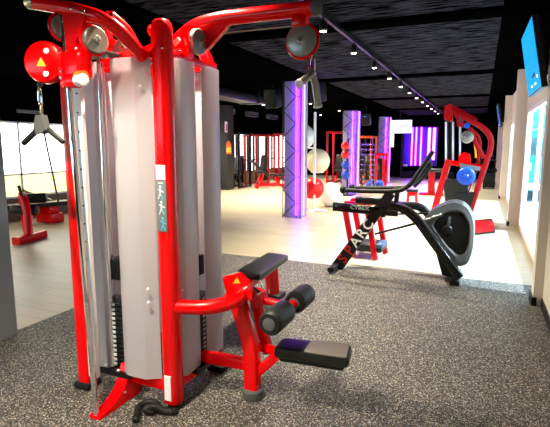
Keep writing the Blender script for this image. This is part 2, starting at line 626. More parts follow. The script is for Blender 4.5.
def led_column(xc, yc, w, ztop, name):
    h = w / 2
    c = struct(name, MB().bx(xc - h, xc + h, yc - h, yc + h, 0, ztop, M['lavcol']).bx(xc - h - .03, xc + h + .03, yc - h - .03, yc + h + .03, ztop, CEIL - .004, M['blackwall']), None)
    # luminous strips set off the faces, violet
    yl = yc - h - .035
    for k, dx in enumerate((0.10,)):
        MB().cyl((xc + dx, yl, 0.06), (xc + dx, yl, ztop - .03), 0.014, n=10).build('led_strip', M['led'], c)
    xr = xc + h + .035
    MB().cyl((xr, yc - .12, 0.06), (xr, yc - .12, ztop - .03), 0.012, n=10).build('led_strip', M['led'], c)
    xl = xc - h - .0
    # lattice of thin black bars on the two near faces
    mb = MB()
    yt = yc - h - .085
    n = 5
    for k in range(n):
        z0, z1 = 0.05 + (ztop - .1) * k / n, 0.05 + (ztop - .1) * (k + 1) / n
        zm = (z0 + z1) / 2
        mb.cyl((xc - h, yt, z0), (xc + .10, yt, zm), 0.010, n=6)
        mb.cyl((xc + .10, yt, zm), (xc - h, yt, z1), 0.010, n=6)
        mb.cyl((xc + .12, yt, zm), (xc + h, yt, zm), 0.008, n=6)
    for x in (xc - h, xc + .12, xc + h + .02):
        mb.cyl((x, yt, 0.0), (x, yt, ztop), 0.011, n=6)
    for z in (0.04, ztop - .04):
        mb.cyl((xc - h, yt, z), (xc - h, yc - h, z), .01, n=6)
        mb.cyl((xc + h + .02, yt, z), (xc + h - .01, yc - h, z), .01, n=6)
    mb.build('lattice', M['black'], c)
    return c


C1 = PG(294.5, 217); 
col1 = led_column(C1.x - .01, 9.55, 0.38, 2.86, 'column_violet')
C2 = PY(349.5, 160, 14.6)
col2 = led_column(C2.x, 14.8, 0.44, 2.6, 'column_violet')
C3 = PY(383, 160, 19.6)
col3 = led_column(C3.x, 19.8, 0.42, 2.68, 'column_violet')

# ================================================================== LIGHT TRACK
tr = thing('lighting_track', 'long black lighting track fixed under the dark ceiling', 'lighting track', (-1.6, 8, CEIL))
MB().bx(-1.62, -1.58, -2.0, 21.5, CEIL - .085, CEIL - .052).build('rail', M['black'], tr)
MB().bx(-1.61, -1.59, -2.0, 21.5, CEIL - .056, CEIL - .0005).build('hanger', M['black'], tr)


def spot_light(name, power, col, size=1.5, blend=0.8, rad=0.03):
    l = bpy.data.lights.new(name, 'SPOT')
    l.energy = power; l.color = col; l.spot_size = size; l.spot_blend = blend; l.shadow_soft_size = rad
    return l


WARM = (1.0, 0.89, 0.66)
SL = spot_light('track_lamp_light', 330, WARM, 2.0)
ORD = ['nearest', 'second', 'third', 'fourth', 'fifth', 'sixth', 'seventh', 'eighth', 'ninth', 'tenth', 'eleventh', 'twelfth', 'thirteenth']
proto = None
ys = [4.95 + 1.3 * k for k in range(12)] + [-1.5, -0.2, 1.1, 2.4]
for i, yy in enumerate(ys):
    loc = (-1.6, yy, CEIL - .085)
    if i < 12:
        lab = 'small black spotlight on the ceiling track, %s along from the pulley boom' % (ORD[i] if i else 'first')
    else:
        lab = 'small black spotlight on the ceiling track above the viewer'
    if proto is None:
        proto = local(thing('ceiling_spotlight', lab, 'spotlight', loc, 'spotlights on the ceiling track'))
        MB().cyl((0, 0, 0.0), (0, 0, -0.03), 0.012, n=10).build('bracket', M['black'], proto)
        MB().cyl((0, 0, -0.03), (0, 0.0, -0.13), 0.042, n=18, bev=0.006).build('housing', M['black'], proto)
        MB().lathe((0, 0, -0.1305), (0, 0, -1), [(0.034, 0), (0.034, 0.004), (0.02, 0.010)], n=16).build('lens', M['lens'], proto)
        lo = bpy.data.objects.new('bulb', SL); COL.objects.link(lo); lo.parent = proto; lo.location = (0, 0, -0.16)
    else:
        o = dup(proto, loc, lab)
        if i >= 12: o['group'] = 'track spotlights above the viewer'

# lamps and services above the left aisle
SL2 = spot_light('aisle_lamp_light', 520, (1.0, 0.88, 0.62), 2.1)
proto2 = None
for i, (x, yy) in enumerate(((-6.28, 11.9), (-6.35, 13.7), (-6.3, 16.5), (-6.3, 19.3), (-4.9, 11.2), (-4.9, 14.0), (-4.9, 17.2))):
    lab = {0: 'round ceiling lamp by the grey duct, nearer of the lit pair', 1: 'round ceiling lamp by the grey duct, farther of the lit pair'}.get(i, 'round ceiling lamp hidden in the dark above the far aisle')
    loc = (x, yy, CEIL - .06)
    if proto2 is None:
        proto2 = local(thing('ceiling_lamp', lab, 'ceiling lamp', loc, 'round lamps above the far aisle'))
        MB().cyl((0, 0, 0), (0, 0, -0.09), 0.055, n=18, bev=.006).build('housing', M['black'], proto2)
        MB().lathe((0, 0, -0.0905), (0, 0, -1), [(0.045, 0), (0.045, 0.004), (0.03, 0.010)], n=16).build('lens', M['lens'], proto2)
        lo = bpy.data.objects.new('bulb', SL2); COL.objects.link(lo); lo.parent = proto2; lo.location = (0, 0, -0.12)
    else:
        o = dup(proto2, loc, lab)
        if i > 1: o['group'] = 'lamps hidden above the far aisle'

du = thing('ceiling_duct', 'long dark metal air duct hanging beneath the black ceiling', 'air duct', (-5.6, 9, CEIL - .06))
MB().bx(-5.85, -5.35, 6.5, 11.6, 2.62, 2.80, bev=.01).build('duct_body', M['duct'], du)
for yy in (7.0, 9.0, 11.2):
    MB().bx(-5.88, -5.32, yy, yy + .04, 2.60, CEIL - .06).build('hanger', M['black'], du)

VENT = None
for i, (y0, y1, z) in enumerate(((14.85, 15.85, 2.70), (17.0, 17.85, 2.70), (19.0, 19.9, 2.70))):
    lab = ['grey air conditioning unit high on the black wall above the extinguisher', 'grey air conditioning unit high on the black wall, middle of three', 'grey air conditioning unit high on the black wall, beside the violet column'][i]
    v = thing('wall_mounted_air_unit', lab, 'air conditioner', (XL, (y0 + y1) / 2, z), 'air conditioning units on the black wall')
    MB().bx(XL, XL + .2, y0, y1, z - .02, z + .17, bev=.02).build('casing', M['vent'], v)
    MB().bx(XL + .19, XL + .206, y0 + .06, y1 - .06, z, z + .05).build('outlet_slot', M['black'], v)
pl = thing('wall_sign', 'small blank grey plate on the black wall above the bright windows', 'sign', (XL, 7.1, 2.2))
MB().bx(XL, XL + .02, 6.85, 7.4, 2.20, 2.27, bev=.004).build('plate', M['vent'], pl)

# ================================================================== MULTI GYM
G0 = (-1.9, 2.42, 0.0)
g = thing('multi_gym', 'tall red multi-station cable machine with frosted shroud panels on the rubber floor', 'cable machine', G0)
XP, YP = -1.592, 2.155
XB, YB2 = -2.245, 2.68
# uprights
MB().rtube([(XP, YP, .045), (XP, YP, .055), (XP, YP, 2.12), (XP, YP, 2.16), (XP, YP, 2.19), (XP, YP, 2.205)], .108, .10, c=.36, up=(0, 1, 0), scale=[.94, 1, 1, .97, .86, .6]).build('front_upright', M['red'], g)
MB().cyl((XP, YP, 0.006), (XP, YP, .046), .038, n=20, bev=.006).build('foot_pad', M['rubber'], g)
MB().rtube([(-1.614, 2.692, .03), (-1.614, 2.692, 1.98), (-1.65, 2.692, 2.12), (-1.74, 2.692, 2.18), (-1.92, 2.692, 2.20)], .06, .06, fil=.07, up=(0, 1, 0)).build('rear_upright', M['red'], g)
MB().rtube([(XB - .008, YP - .015, .03), (XB - .008, YP - .015, 2.06)], .085, .085).build('side_upright', M['red'], g)
MB().rtube([(XB, YB2, .03), (XB, YB2, 2.0), (XB + .05, YB2, 2.12), (XB + .15, YB2, 2.18), (XB + .35, YB2, 2.20)], .062, .062, fil=.07, up=(0, 1, 0)).build('back_upright', M['red'], g)
for (x, yy) in ((XP, YB2), (XB - .008, YP - .015), (XB, YB2)):
    MB().box((x, yy, .028), (.125, .125, .045), bev=.014).build('rubber_foot', M['rubber'], g)
# top and base rails
for z, hh in ((2.035, .045), (.145, .075)):
    for a, b in (((XP, YP), (XP, YB2)), ((XP, YP), (XB, YP)), ((XP, YB2), (XB, YB2)), ((XB, YP), (XB, YB2))):
        if a == (XP, YP) and b == (XB, YP):
            b = (-1.93, YP)
        MB().rtube([(a[0], a[1], z), (b[0], b[1], z)], .05, hh).build('top_rail' if z > 1 else 'base_rail', M['red'], g)
MB().rtube([(XB, 2.43, 2.06), (XP, 2.43, 2.06)], .07, .06).build('top_rail', M['red'], g)


# shroud panels: bent sheets
def panel(pts, z0, z1, ztopslope=0.0):
    t = 0.006
    n = len(pts)
    P = [V((x, yy, 0)) for x, yy in pts]
    nor = []
    for i in range(n):
        d = (P[min(i + 1, n - 1)] - P[max(i - 1, 0)]).normalized()
        nor.append(V((-d.y, d.x, 0)) * t)
    vs, fs = [], []
    for i in range(n):
        a, b = P[i], P[i] + nor[i]
        vs += [(a.x, a.y, z0), (b.x, b.y, z0), (b.x, b.y, z1), (a.x, a.y, z1)]
    for i in range(n - 1):
        for j in range(4):
            fs.append((i * 4 + j, i * 4 + (j + 1) % 4, i * 4 + 4 + (j + 1) % 4, i * 4 + 4 + j))
    fs += [(0, 1, 2, 3), tuple((n - 1) * 4 + j for j in (3, 2, 1, 0))]
    return MB().add(vs, fs)


def arc(cx, cy, r, a0, a1, n=7):
    return [(cx + r * math.cos(math.radians(a0 + (a1 - a0) * k / n)), cy + r * math.sin(math.radians(a0 + (a1 - a0) * k / n))) for k in range(n + 1)]


Z0, Z1 = 0.185, 2.015
yf = 2.085
panel([(-1.950, 2.165)] + arc(-1.835, 2.195, .115, 176, 264, 10) + [(-1.735, yf - .002), (-1.725, yf + .004), (-1.655, yf + .045)], Z0, Z1).build('shroud_panel', M['panel'], g)
panel([(-2.20, yf + .055), (-2.145, yf + .02), (-2.11, yf + .018), (-2.045, yf + .025), (-2.026, yf + .045), (-2.024, 2.155)], Z0, Z1).build('shroud_panel', M['panel'], g)
xf = -1.545
panel([(xf - .04, 2.175), (xf + .008, 2.225), (xf + .010, 2.235), (xf + .004, 2.378), (xf - .006, 2.392)], Z0, Z1).build('shroud_panel', M['panel'], g)
panel([(xf - .004, 2.464), (xf + .004, 2.474), (xf + .007, 2.60), (xf + .004, 2.64), (xf - .004, 2.672), (xf - .014, 2.688)], Z0, Z1).build('shroud_panel', M['panel'], g)
panel([(XB - .03, 2.64), (XB - .03, 2.18)], Z0, Z1).build('shroud_panel', M['panel'], g)
panel([(XP - .05, YB2 + .03), (XB + .05, YB2 + .03)], Z0, Z1).build('shroud_panel', M['panel'], g)
# bolts holding the panels
for (x, yy, z) in ((-1.69, 2.082, .66), (-1.69, 2.082, .74), (-1.69, 2.082, 1.86), (-2.06, 2.108, .2), (-1.94, 2.085, .2)):
    MB().lathe((x, yy, z), (0, -1, 0), [(.009, 0), (.009, .004), (.005, .009)], n=10).build('bolt', M['strip'], g)
for (yy, z) in ((2.20, .62), (2.20, .72), (2.40, 1.93)):
    MB().lathe((xf + .002, yy, z), (1, 0, 0), [(.009, 0), (.009, .004), (.005, .009)], n=10).build('bolt', M['strip'], g)


# weight stacks
def stack(cx, cy, along, ztop_plates, head_z):
    """along: 'x' = plates' numbered face looks to -Y, 'y' = to +X"""
    first = None
    root = MB().box((cx, cy, .165), (.24, .24, .03) if along == 'x' else (.24, .24, .03)).build('weight_stack', M['black'], g)
    n = 14
    z = .19
    step = (ztop_plates - z) / n
    mesh0 = None
    for k in range(n):
        if mesh0 is None:
            mb = MB()
            d = (.30, .14, step - .006) if along == 'x' else (.14, .30, step - .006)
            mb.box((cx, cy, z + step / 2), d, M['gloss'], bev=.004)
            if along == 'x':
                mb.box((cx - .028, cy - .0715, z + step / 2), (.022, .003, step * .52), M['white'])
            else:
                mb.box((cx + .0715, cy + .036, z + step / 2), (.003, .022, step * .52), M['white'])
            mesh0 = mb.build('weight_plate', None, root)
        else:
            c = mesh0.copy(); COL.objects.link(c); c.location = (0, 0, step * k); c.parent = root
    for s in (-.085, .085):
        a = (cx + s, cy) if along == 'x' else (cx, cy + s)
        MB().cyl((a[0], a[1], .17), (a[0], a[1], 2.03), .011, n=14).build('guide_rod', M['chrome'], g)
    rod = MB().cyl((cx, cy, ztop_plates), (cx, cy, 2.05), .006, n=8)
    rod.build('lift_cable', M['cable'], g)
    MB().box((cx - .03, cy, head_z) if along == 'x' else (cx, cy + .03, head_z), (.09, .12, .13) if along == 'x' else (.12, .09, .13), bev=.01).build('stack_head', M['gloss'], g)


stack(-1.985, 2.215, 'x', .60, .80)
stack(-1.638, 2.43, 'y', .60, .80)
MB().cyl((-2.005, 2.118, .62), (-2.005, 2.118, 2.03), .0105, n=14).build('guide_rod', M['chrome'], g)

# placard and stickers on the front upright
pz = lambda y_: PY(160, y_, YP - .057).z
zt, zb = PY(161, 181, YP - .06).z, PY(163, 232, YP - .06).z
yp = YP - .053
p_ = MB().bx(XP - .032, XP + .034, yp - .002, yp + .003, zb, zt, bev=.004).build('instruction_placard', M['placard'], g)
mb = MB()
for k, (fx, fz) in enumerate(((-.004, .78), (.0, .48), (.006, .16))):
    cx, cz = XP + fx, zb + (zt - zb) * fz
    mm = M['white'] if k < 2 else M['cyan']
    mb.box((cx, yp - .003, cz), (.010, .002, .040), mm)
    mb.cyl((cx, yp - .004, cz + .030), (cx, yp - .002, cz + .030), .008, mm, n=10)
    mb.box((cx - .008, yp - .003, cz - .022), (.006, .002, .034), mm, rot=(0, .35, 0))
    mb.box((cx + .009, yp - .003, cz - .022), (.006, .002, .034), M['cyan'], rot=(0, -.4, 0))
    mb.box((cx + .004, yp - .003, cz + .008), (.042, .002, .006), mm, rot=(0, .35, 0))
mb.box((XP, yp - .003, zt - .012), (.03, .002, .007), M['white'])
mb.build('exercise_diagram', None, p_)
z1, z2 = PY(160, 165, yp).z, PY(160, 180, yp).z
MB().bx(XP - .030, XP + .030, yp - .001, yp + .003, z2, z1).build('white_sticker', M['white'], g)
z1, z2 = PY(171, 377, yp).z, PY(171, 401, yp).z
MB().bx(XP - .022, XP + .022, yp - .005, yp + .003, max(z2, .012), z1).build('white_sticker', M['white'], g)
for dx, z in ((-.035, 2.16), (.035, 2.05), (-.035, 1.98)):
    MB().lathe((XP + dx, YP - .050, z), (0, -1, 0), [(.008, 0), (.008, .006), (.004, .01)], n=10).build('bolt', M['chrome'], g)

MB().cyl((XP - .075, YP, 2.155), (XP - .04, YP, 2.155), .030, n=18, bev=.006).build('top_bolt_cap', M['red'], g)
# boom of the pulldown station
yb = 2.43
MB().tube([(-1.78, yb, 2.06), (-1.70, yb, 2.15), (-1.56, yb, 2.235), (-1.40, yb, 2.255), (-0.845, yb, 2.25)], .040, n=18, fil=.08).build('boom', M['red'], g)
MB().cyl((-0.848, yb, 2.25), (-0.80, yb, 2.25), .041, n=20, bev=.01).build('boom_end_cap', M['foot'], g)
MB().prism([PY(190, 29, yb), PY(231, 23, yb), PY(226, 30, yb), PY(209, 49, yb), PY(200, 54, yb), PY(190, 52, yb)], (0, .03, 0)).build('boom_gusset', M['red'], g)
MB().prism([PY(184, 28, yb - .08), PY(191, 26, yb - .08), PY(191, 58, yb - .08), PY(184, 58, yb - .08)], (0, .05, 0)).build('pulley_hanger', M['red'], g)
MB().bx(-.95, -.87, yb - .035, yb + .035, 2.165, 2.215, bev=.008).build('pulley_hanger', M['red'], g)


def pulley(c, axis, r, w=.028, guard=None):
    c, ax = V(c), V(axis).normalized()
    mb = MB()
    mb.lathe(c - ax * w / 2, ax, [(r * .25, -.006), (r * .3, -.003), (r * .3, 0), (r * .93, 0), (r, .004), (r * .96, w * .4), (r * .96, w * .6), (r, w - .004), (r * .93, w), (r * .3, w), (r * .3, w + .003), (r * .25, w + .006)], n=36)
    o = mb.build('pulley', M['pulley'], g)
    MB().lathe(c - ax * (w / 2 + .012), ax, [(.009, 0), (.011, .004), (.011, w + .02), (.009, w + .024)], n=12).build('axle_bolt', M['chrome'], o)
    if guard:
        MB().ring(c + ax * guard * (w / 2 + .004), ax, r * 1.06, .009, n=32).build('pulley_guard', M['red'], o)
    return o


pulley((-.905, yb, 2.095), (0, 1, 0), .082, guard=1)
MB().bx(-.92, -.89, yb + .02, yb + .032, 2.06, 2.18).build('pulley_hanger', M['red'], g)
pulley(PY(198, 42, 2.36), (1, 0, 0), .072)
MB().cyl((-1.5, yb + .01, 2.178), (-.92, yb, 2.172), .0035, n=8).build('lift_cable', M['cable'], g)
MB().prism([PY(173, 42, 2.3), PY(178, 37, 2.3), PY(181, 41, 2.3), PY(176, 47, 2.3)], (0, .01, 0)).build('white_sticker', M['white'], g)
MB().rtube([PY(171, 48, 2.31), PY(186, 42, 2.31)], .03, .04).build('boom_brace', M['red'], g)
MB().rtube([PY(107, 58, 2.2), PY(107, 24, 2.2), PY(112, 14, 2.2)], .05, .05, fil=.03, up=(0, 1, 0)).build('pulley_hanger', M['red'], g)
pulley(PY(124, 49, 2.2), (.25, -1, .2), .06)
MB().rtube([PY(107, 40, 2.22), PY(140, 55, 2.22)], .04, .04).build('pulley_hanger', M['red'], g)

# adjustable cable column on the near side
yc = 1.875
MB().tube([PY(36.5, 3, yc), PY(70, 8.5, yc), PY(100, 17, yc + .02), PY(117, 28, yc + .07), PY(130, 42, yc + .14), PY(143, 57, yc + .24)], .035, n=18, fil=.07).build('column_boom', M['red'], g)
MB().cyl(PY(28, 1.6, yc), PY(37, 3.1, yc), .036, n=20, bev=.012).build('boom_end_cap', M['cable'], g)
MB().tube([(-1.71, 2.11, 2.03), (-1.715, 2.02, 2.14), (-1.74, 1.93, 2.19)], .03, n=12, fil=.04).build('boom_brace', M['red'], g)
MB().prism([PY(67, 11, yc), PY(88, 17, yc), PY(85, 30, yc), PY(79, 42, yc), PY(78, 58, yc), PY(71.5, 58, yc), PY(70, 36, yc), PY(66, 18, yc)], (0, .05, 0)).build('column_gusset', M['red'], g)
pulley(PY(63.5, 27, yc + .02), (1, -.25, 0), .062, guard=-1)
pulley(PY(95.5, 40, yc + .03), (1, -.25, 0), .066, guard=-1)
for (x, yy, z) in [(*PY(a_, b_, yc - .026),) for a_, b_ in ((72, 8), (84, 12), (76, 49))]:
    MB().lathe((x, yy, z), (0, -1, 0), [(.009, 0), (.009, .006), (.004, .01)], n=10).build('bolt', M['chrome'], g)
rodb, rodt = PG(96.7, 417, .012), PY(65.5, 60, 1.875)
MB().cyl(rodb, (rodt.x, rodt.y, 2.2), .0165, n=20).build('column_rod', M['chrome'], g)
sx0, sx1 = PY(76, 160, 1.93).x, PY(84.5, 160, 1.93).x
st = MB().bx(sx0, sx1, 1.93, 1.955, .22, 2.18, M['strip'])
for k in range(18):
    z = .32 + k * .1
    st.cyl(((sx0 + sx1) / 2 + .004, 1.9275, z), ((sx0 + sx1) / 2 + .004, 1.9305, z), .0055, M['black'], n=8)
st.build('hole_strip', None, g)
MB().bx(sx0 - .002, sx0 + .012, 1.9275, 1.931, 1.08, 1.53).build('green_edge_strip', M['green'], g)  # thin green strip along one edge of the hole strip
MB().bx(XB - .02, sx1 + .1, 1.93, 2.13, 2.03, 2.05, bev=.005).build('column_bracket', M['black'], g)
# curved red foot of the column
fo = MB()
A = PG(97, 419, 0); B_ = PG(137, 391, 0); d = B_ - A; dh = d.normalized()
pr = [(-.05, .008), (1.0, .008), (1.04, .10), (1.0, .22), (.74, .22), (.67, .16), (.56, .105), (.40, .062), (.20, .036), (-.05, .028)]
fo.prism([A + d * s + V((0, 0, z)) for s, z in pr], V((d.y, -d.x, 0)).normalized() * .075)
fo.build('column_foot', M['red'], g)
MB().lathe(A + d * .55 + V((d.y, -d.x, 0)).normalized() * .034 + V((0, 0, .08)), (d.y, -d.x, 0), [(.01, 0), (.01, .012), (.005, .016)], n=10).build('bolt', M['chrome'], g)
# swivel carriage
cb_ = MB().box((-1.90, 1.862, 1.945), (.14, .10, .15), bev=.035, seg=4)
cb_.box((-1.925, 1.845, 1.872), (.10, .08, .07), bev=.02)
ca = cb_.build('carriage', M['red'], g)
ax = V((.30, -.95, 0)).normalized()
cc = V((-2.045, 1.80, 1.962))
cv = MB().lathe(cc - ax * .035, ax, [(.075, 0), (.097, .006), (.104, .02), (.104, .05), (.097, .066), (.08, .074), (.04, .079), (.004, .08)], n=36)
cvo = cv.build('swivel_cover', M['red'], g)
u = V((0, 0, 1)); w_ = u.cross(ax).normalized()
if w_.x < 0: w_ = -w_
fc = cc + ax * .0465
MB().prism([fc + w_ * -.022 + u * -.024, fc + w_ * .026 + u * -.024, fc + w_ * .002 + u * .018], ax * .004).build('warning_triangle', M['yellow'], cvo)
for dz, dx in ((.048, .032), (-.062, .022)):
    MB().lathe(fc + w_ * dx + u * dz - ax * .006, ax, [(.014, 0), (.014, .006), (.009, .009)], n=14).build('cover_bolt', M['white'], cvo)
hin = MB()
for k in range(5):
    hin.cyl((-1.955, 1.805, 1.89 + .03 * k), (-1.955, 1.805, 1.908 + .03 * k), .012, n=12)
hin.build('hinge', M['dred'], g)
MB().cyl((-1.955, 1.805, 1.875), (-1.955, 1.805, 2.03), .008, n=10).build('hinge_pin', M['chrome'], g)
kn = MB().cyl((-1.865, 1.825, 1.868), (-1.80, 1.80, 1.866), .030, n=20, bev=.006)
kn.build('pull_knob', M['white'], g)
MB().cyl((-1.865, 1.83, 1.888), (-1.805, 1.806, 1.886), .026, n=20).build('knob_band', M['orange'], g)

# pulldown station ---------------------------------------------------
L = lambda x, y_, Y: PY(x, y_, Y)
lf = PG(253, 398); yl = lf.y
legp = [(lf.x, yl, .03), L(252, 345, yl), L(240, 308, yl), L(231, 276, yl)]
MB().rtube(legp, .09, .085, fil=.12, up=(0, 1, 0)).build('station_leg', M['red'], g)
MB().lathe((lf.x, yl, 0.006), (0, 0, 1), [(.064, 0), (.068, .01), (.066, .055), (.056, .065)], n=24).build('rubber_foot', M['foot'], g)
armz = L(175, 307, YP)
lb = L(243, 300, yl)
MB().tube([(XP + .02, YP, armz.z), (-1.36, YP + .06, armz.z + .005), (-1.245, YP + .17, armz.z + .03), (lb.x, yl - .01, armz.z + .06)], .042, n=16, fil=.1).build('station_arm', M['red'], g)
br0, br1 = PG(203, 353, .15), PG(249, 364, .13)
MB().rtube([L(203, 356, yl), L(249, 364, yl)], .06, .07).build('base_bar', M['red'], g)
up1 = [L(256, 291, yl + .12), L(260, 318, yl + .12), L(268, 352, yl + .14)]
MB().rtube(up1, .06, .06, fil=.1, up=(0, 1, 0)).build('roller_upright', M['red'], g)
pa = L(262, 347, yl + .14)
MB().rtube([L(252, 346, yl), pa, L(280, 352, 2.47)], .05, .055, fil=.03).build('seat_beam', M['red'], g)
MB().rtube([L(254, 375, yl), L(276, 356, 2.47)], .05, .055).build('seat_brace', M['red'], g)
# pivot plate with a warning triangle
pp = [L(225, 276, yl - .05), L(240, 272, yl - .05), L(251, 283, yl - .05), L(253, 299, yl - .05), L(238, 303, yl - .05), L(229, 294, yl - .05)]
pv = MB().prism(pp, (0, .03, 0)).build('pivot_plate', M['red'], g)
MB().prism([L(233, 283.5, yl - .067), L(240, 283, yl - .067), L(237, 277.5, yl - .067)], (0, .003, 0)).build('warning_triangle', M['yellow'], pv)
MB().prism([L(243, 288, yl - .067), L(247, 286, yl - .067), L(247.5, 287.5, yl - .067), L(243.5, 290, yl - .067)], (0, .003, 0)).build('white_sticker', M['white'], pv)
MB().prism([L(251, 289, yl + .08), L(263, 292, yl + .08), L(266, 303, yl + .08), L(255, 307, yl + .08)], (0, .10, 0)).build('roller_bracket', M['red'], g)
MB().cyl(L(252, 288, yl - .0), L(260, 294, yl - .0), .013, n=12, bev=.003).build('adjust_pin', M['chrome'], g)
# foam rollers
r0, r1 = PG(268.5, 324.5, .585), PG(314, 294, .585)
rx = (r0.x + r1.x) / 2 - .025
yA0, yA1 = r0.y + .0, PG(288, 311, .585).y
yB0, yB1 = PG(297, 304, .585).y, r1.y
for a, b in ((yA0, yA1), (yB0, yB1)):
    rl = MB().lathe((rx, a, .585), (0, 1, 0), [(.045, 0), (.058, .002), (.068, .014), (.070, .03), (.070, b - a - .03), (.068, b - a - .014), (.058, b - a - .002), (.045, b - a)], n=30).build('foam_roller', M['foam'], g)
    MB().lathe((rx, a - .004, .585), (0, 1, 0), [(.02, -.004), (.036, 0), (.036, .006)], n=20).build('end_disc', M['foot'], rl)
MB().cyl((rx, yA0 + .02, .585), (rx, yB1 - .02, .585), .026, n=16).build('roller_axle', M['red'], g)
ym = (yA1 + yB0) / 2
MB().tube([L(262, 300, ym), (rx - .10, ym, .60), (rx, ym, .585)], .024, n=12, fil=.05).build('roller_arm', M['red'], g)
# seat pad
sp = [PG(272.5, 347.5, .40), PG(283, 336.5, .40), PG(352.5, 344.5, .40), PG(348.5, 359, .40)]
cx = sum((p.x for p in sp)) / 4; cy = sum((p.y for p in sp)) / 4


def pad(poly, z0, z1, r=.03, bev=.018):
    """upholstered pad with rounded corners from a quad"""
    q = [V((p.x, p.y, 0)) for p in poly]
    q2 = fillet([(q[3] + q[0]) / 2] + q + [(q[3] + q[0]) / 2], r, 5)[:-1]
    cen = sum(q2, V((0, 0, 0))) / len(q2)
    n = len(q2)
    vs, fs = [], []
    lay = [(bev, z0), (bev * .3, z0 + bev * .3), (0, z0 + bev), (0, z1 - bev), (bev * .3, z1 - bev * .3), (bev, z1 - .002), (bev * 2.4, z1)]
    for ins, z in lay:
        for p in q2:
            dv = (cen - p)
            vs.append(p + dv.normalized() * min(ins, dv.length * .8) + V((0, 0, z)))
    for i in range(len(lay) - 1):
        for j in range(n):
            a, b = i * n + j, i * n + (j + 1) % n
            fs.append((a, b, b + n, a + n))
    fs.append(tuple(range(n))[::-1]); fs.append(tuple((len(lay) - 1) * n + j for j in range(n)))
    return MB().add(vs, fs)


ss = pad(sp, .338, .40, .035).build('seat_pad', M['leather'], g)
pad([sp[0].lerp(sp[3], .42) , sp[1].lerp(sp[2], .42), sp[2].lerp(sp[1], .03), sp[3].lerp(sp[0], .03)], .399, .4035, .02, .001).build('seat_reflection', M['seatsheen'], ss)  # taupe overlay painted for the reflected light on the black seat
pad([p.lerp(V((cx, cy, .4)), .12) for p in sp], .318, .34, .03, .004).build('seat_board', M['black'], g)
# rear seat station
bp = [V((-1.87, 3.44, 0)), V((-1.88, 4.22, 0)), V((-1.66, 4.19, 0)), V((-1.62, 3.40, 0))]
bp = [PG(236, 270, .5), PG(269, 251.5, .5), PG(289, 254.5, .5), PG(259, 275, .5)]
b_ = pad(bp, .445, .50, .04).build('bench_pad', M['leather'], g)
bc = (bp[1] + bp[2]) / 2
na = (bp[0] + bp[3]) / 2
MB().rtube([(na.x, YB2, .36), (na.x, na.y + .1, .40), (bc.x, bc.y - .1, .405)], .07, .07, fil=.1).build('bench_beam', M['red'], g)
lt = PG(275, 290, .05)
MB().rtube([(lt.x + .01, lt.y - .14, .44), (lt.x + .02, lt.y - .12, .2), (lt.x + .03, lt.y - .12, .05)], .11, .11, fil=.15).build('bench_leg', M['red'], g)
MB().box((lt.x + .03, lt.y - .10, .032), (.20, .20, .05), bev=.02).build('rubber_foot', M['rubber'], g)
MB().bx(lt.x + .005, lt.x + .05, lt.y - .176, lt.y - .17, .07, .11).build('white_sticker', M['white'], g)
MB().sweep(fillet([PG(240, 273, .44), PG(255, 276, .44), PG(259, 277, .42), PG(263, 290, .34), PG(265, 300, .26)], .04), [(-.012, -.004), (.012, -.004), (.012, .004), (-.012, .004)]).build('pad_bracket', M['steel'], g)


# ---- hanging handles -------------------------------------------------
def carabiner(c, axis, hh, ww, r):
    ax = V(axis).normalized()
    u = V((0, 0, 1)); w = u.cross(ax)
    pts = []
    n = 20
    for k in range(n + 1):
        t = 2 * PI * k / n
        pts.append(V(c) + w * (ww * math.sin(t) * (1 - .25 * math.cos(t))) + u * (hh * math.cos(t)))
    return MB().tube(pts, r, n=8)


yh = 1.79
hp = PY(40, 84, yh)
hg = thing('hanging_grip_handle', 'pair of black grip handles on a steel clip hanging below the round red cover', 'cable handle', hp)
MB().sph(PY(40, 84.5, yh), .014, n=14).build('swivel_ball', M['foot'], hg)
MB().cyl(PY(40, 78.5, yh), PY(40, 84, yh), .0045, n=8).build('clip_cable', M['cable'], hg)
carabiner(PY(40, 97, yh), (0.3, 1, 0), .048, .018, .005).build('carabiner', M['chrome'], hg)
carabiner(PY(41.5, 111, yh), (1, .6, 0), .03, .014, .004).build('clip_ring', M['cable'], hg)
MB().prism([PY(38.5, 115, yh), PY(44, 115, yh), PY(48, 130, yh), PY(44, 134, yh), PY(39, 134, yh), PY(36, 130, yh)], (.01, .03, 0)).build('bracket', M['foot'], hg)
MB().cyl(PY(37.5, 130, yh), PY(23, 144, yh - .02), .0155, n=14, bev=.005).build('grip', M['foam'], hg)
MB().cyl(PY(48, 129.5, yh), PY(64, 142.5, yh + .02), .0155, n=14, bev=.005).build('grip', M['foam'], hg)
MB().tube([PY(44, 132, yh), PY(48, 152, yh), PY(54, 180, yh), PY(58.5, 203, yh)], .005, n=8, fil=.04).build('strap', M['rubber'], hg)
MB().tube([PY(39, 133, yh), PY(37, 142, yh), PY(38, 148, yh)], .003, n=8, fil=.02).build('strap_end', M['cable'], hg)

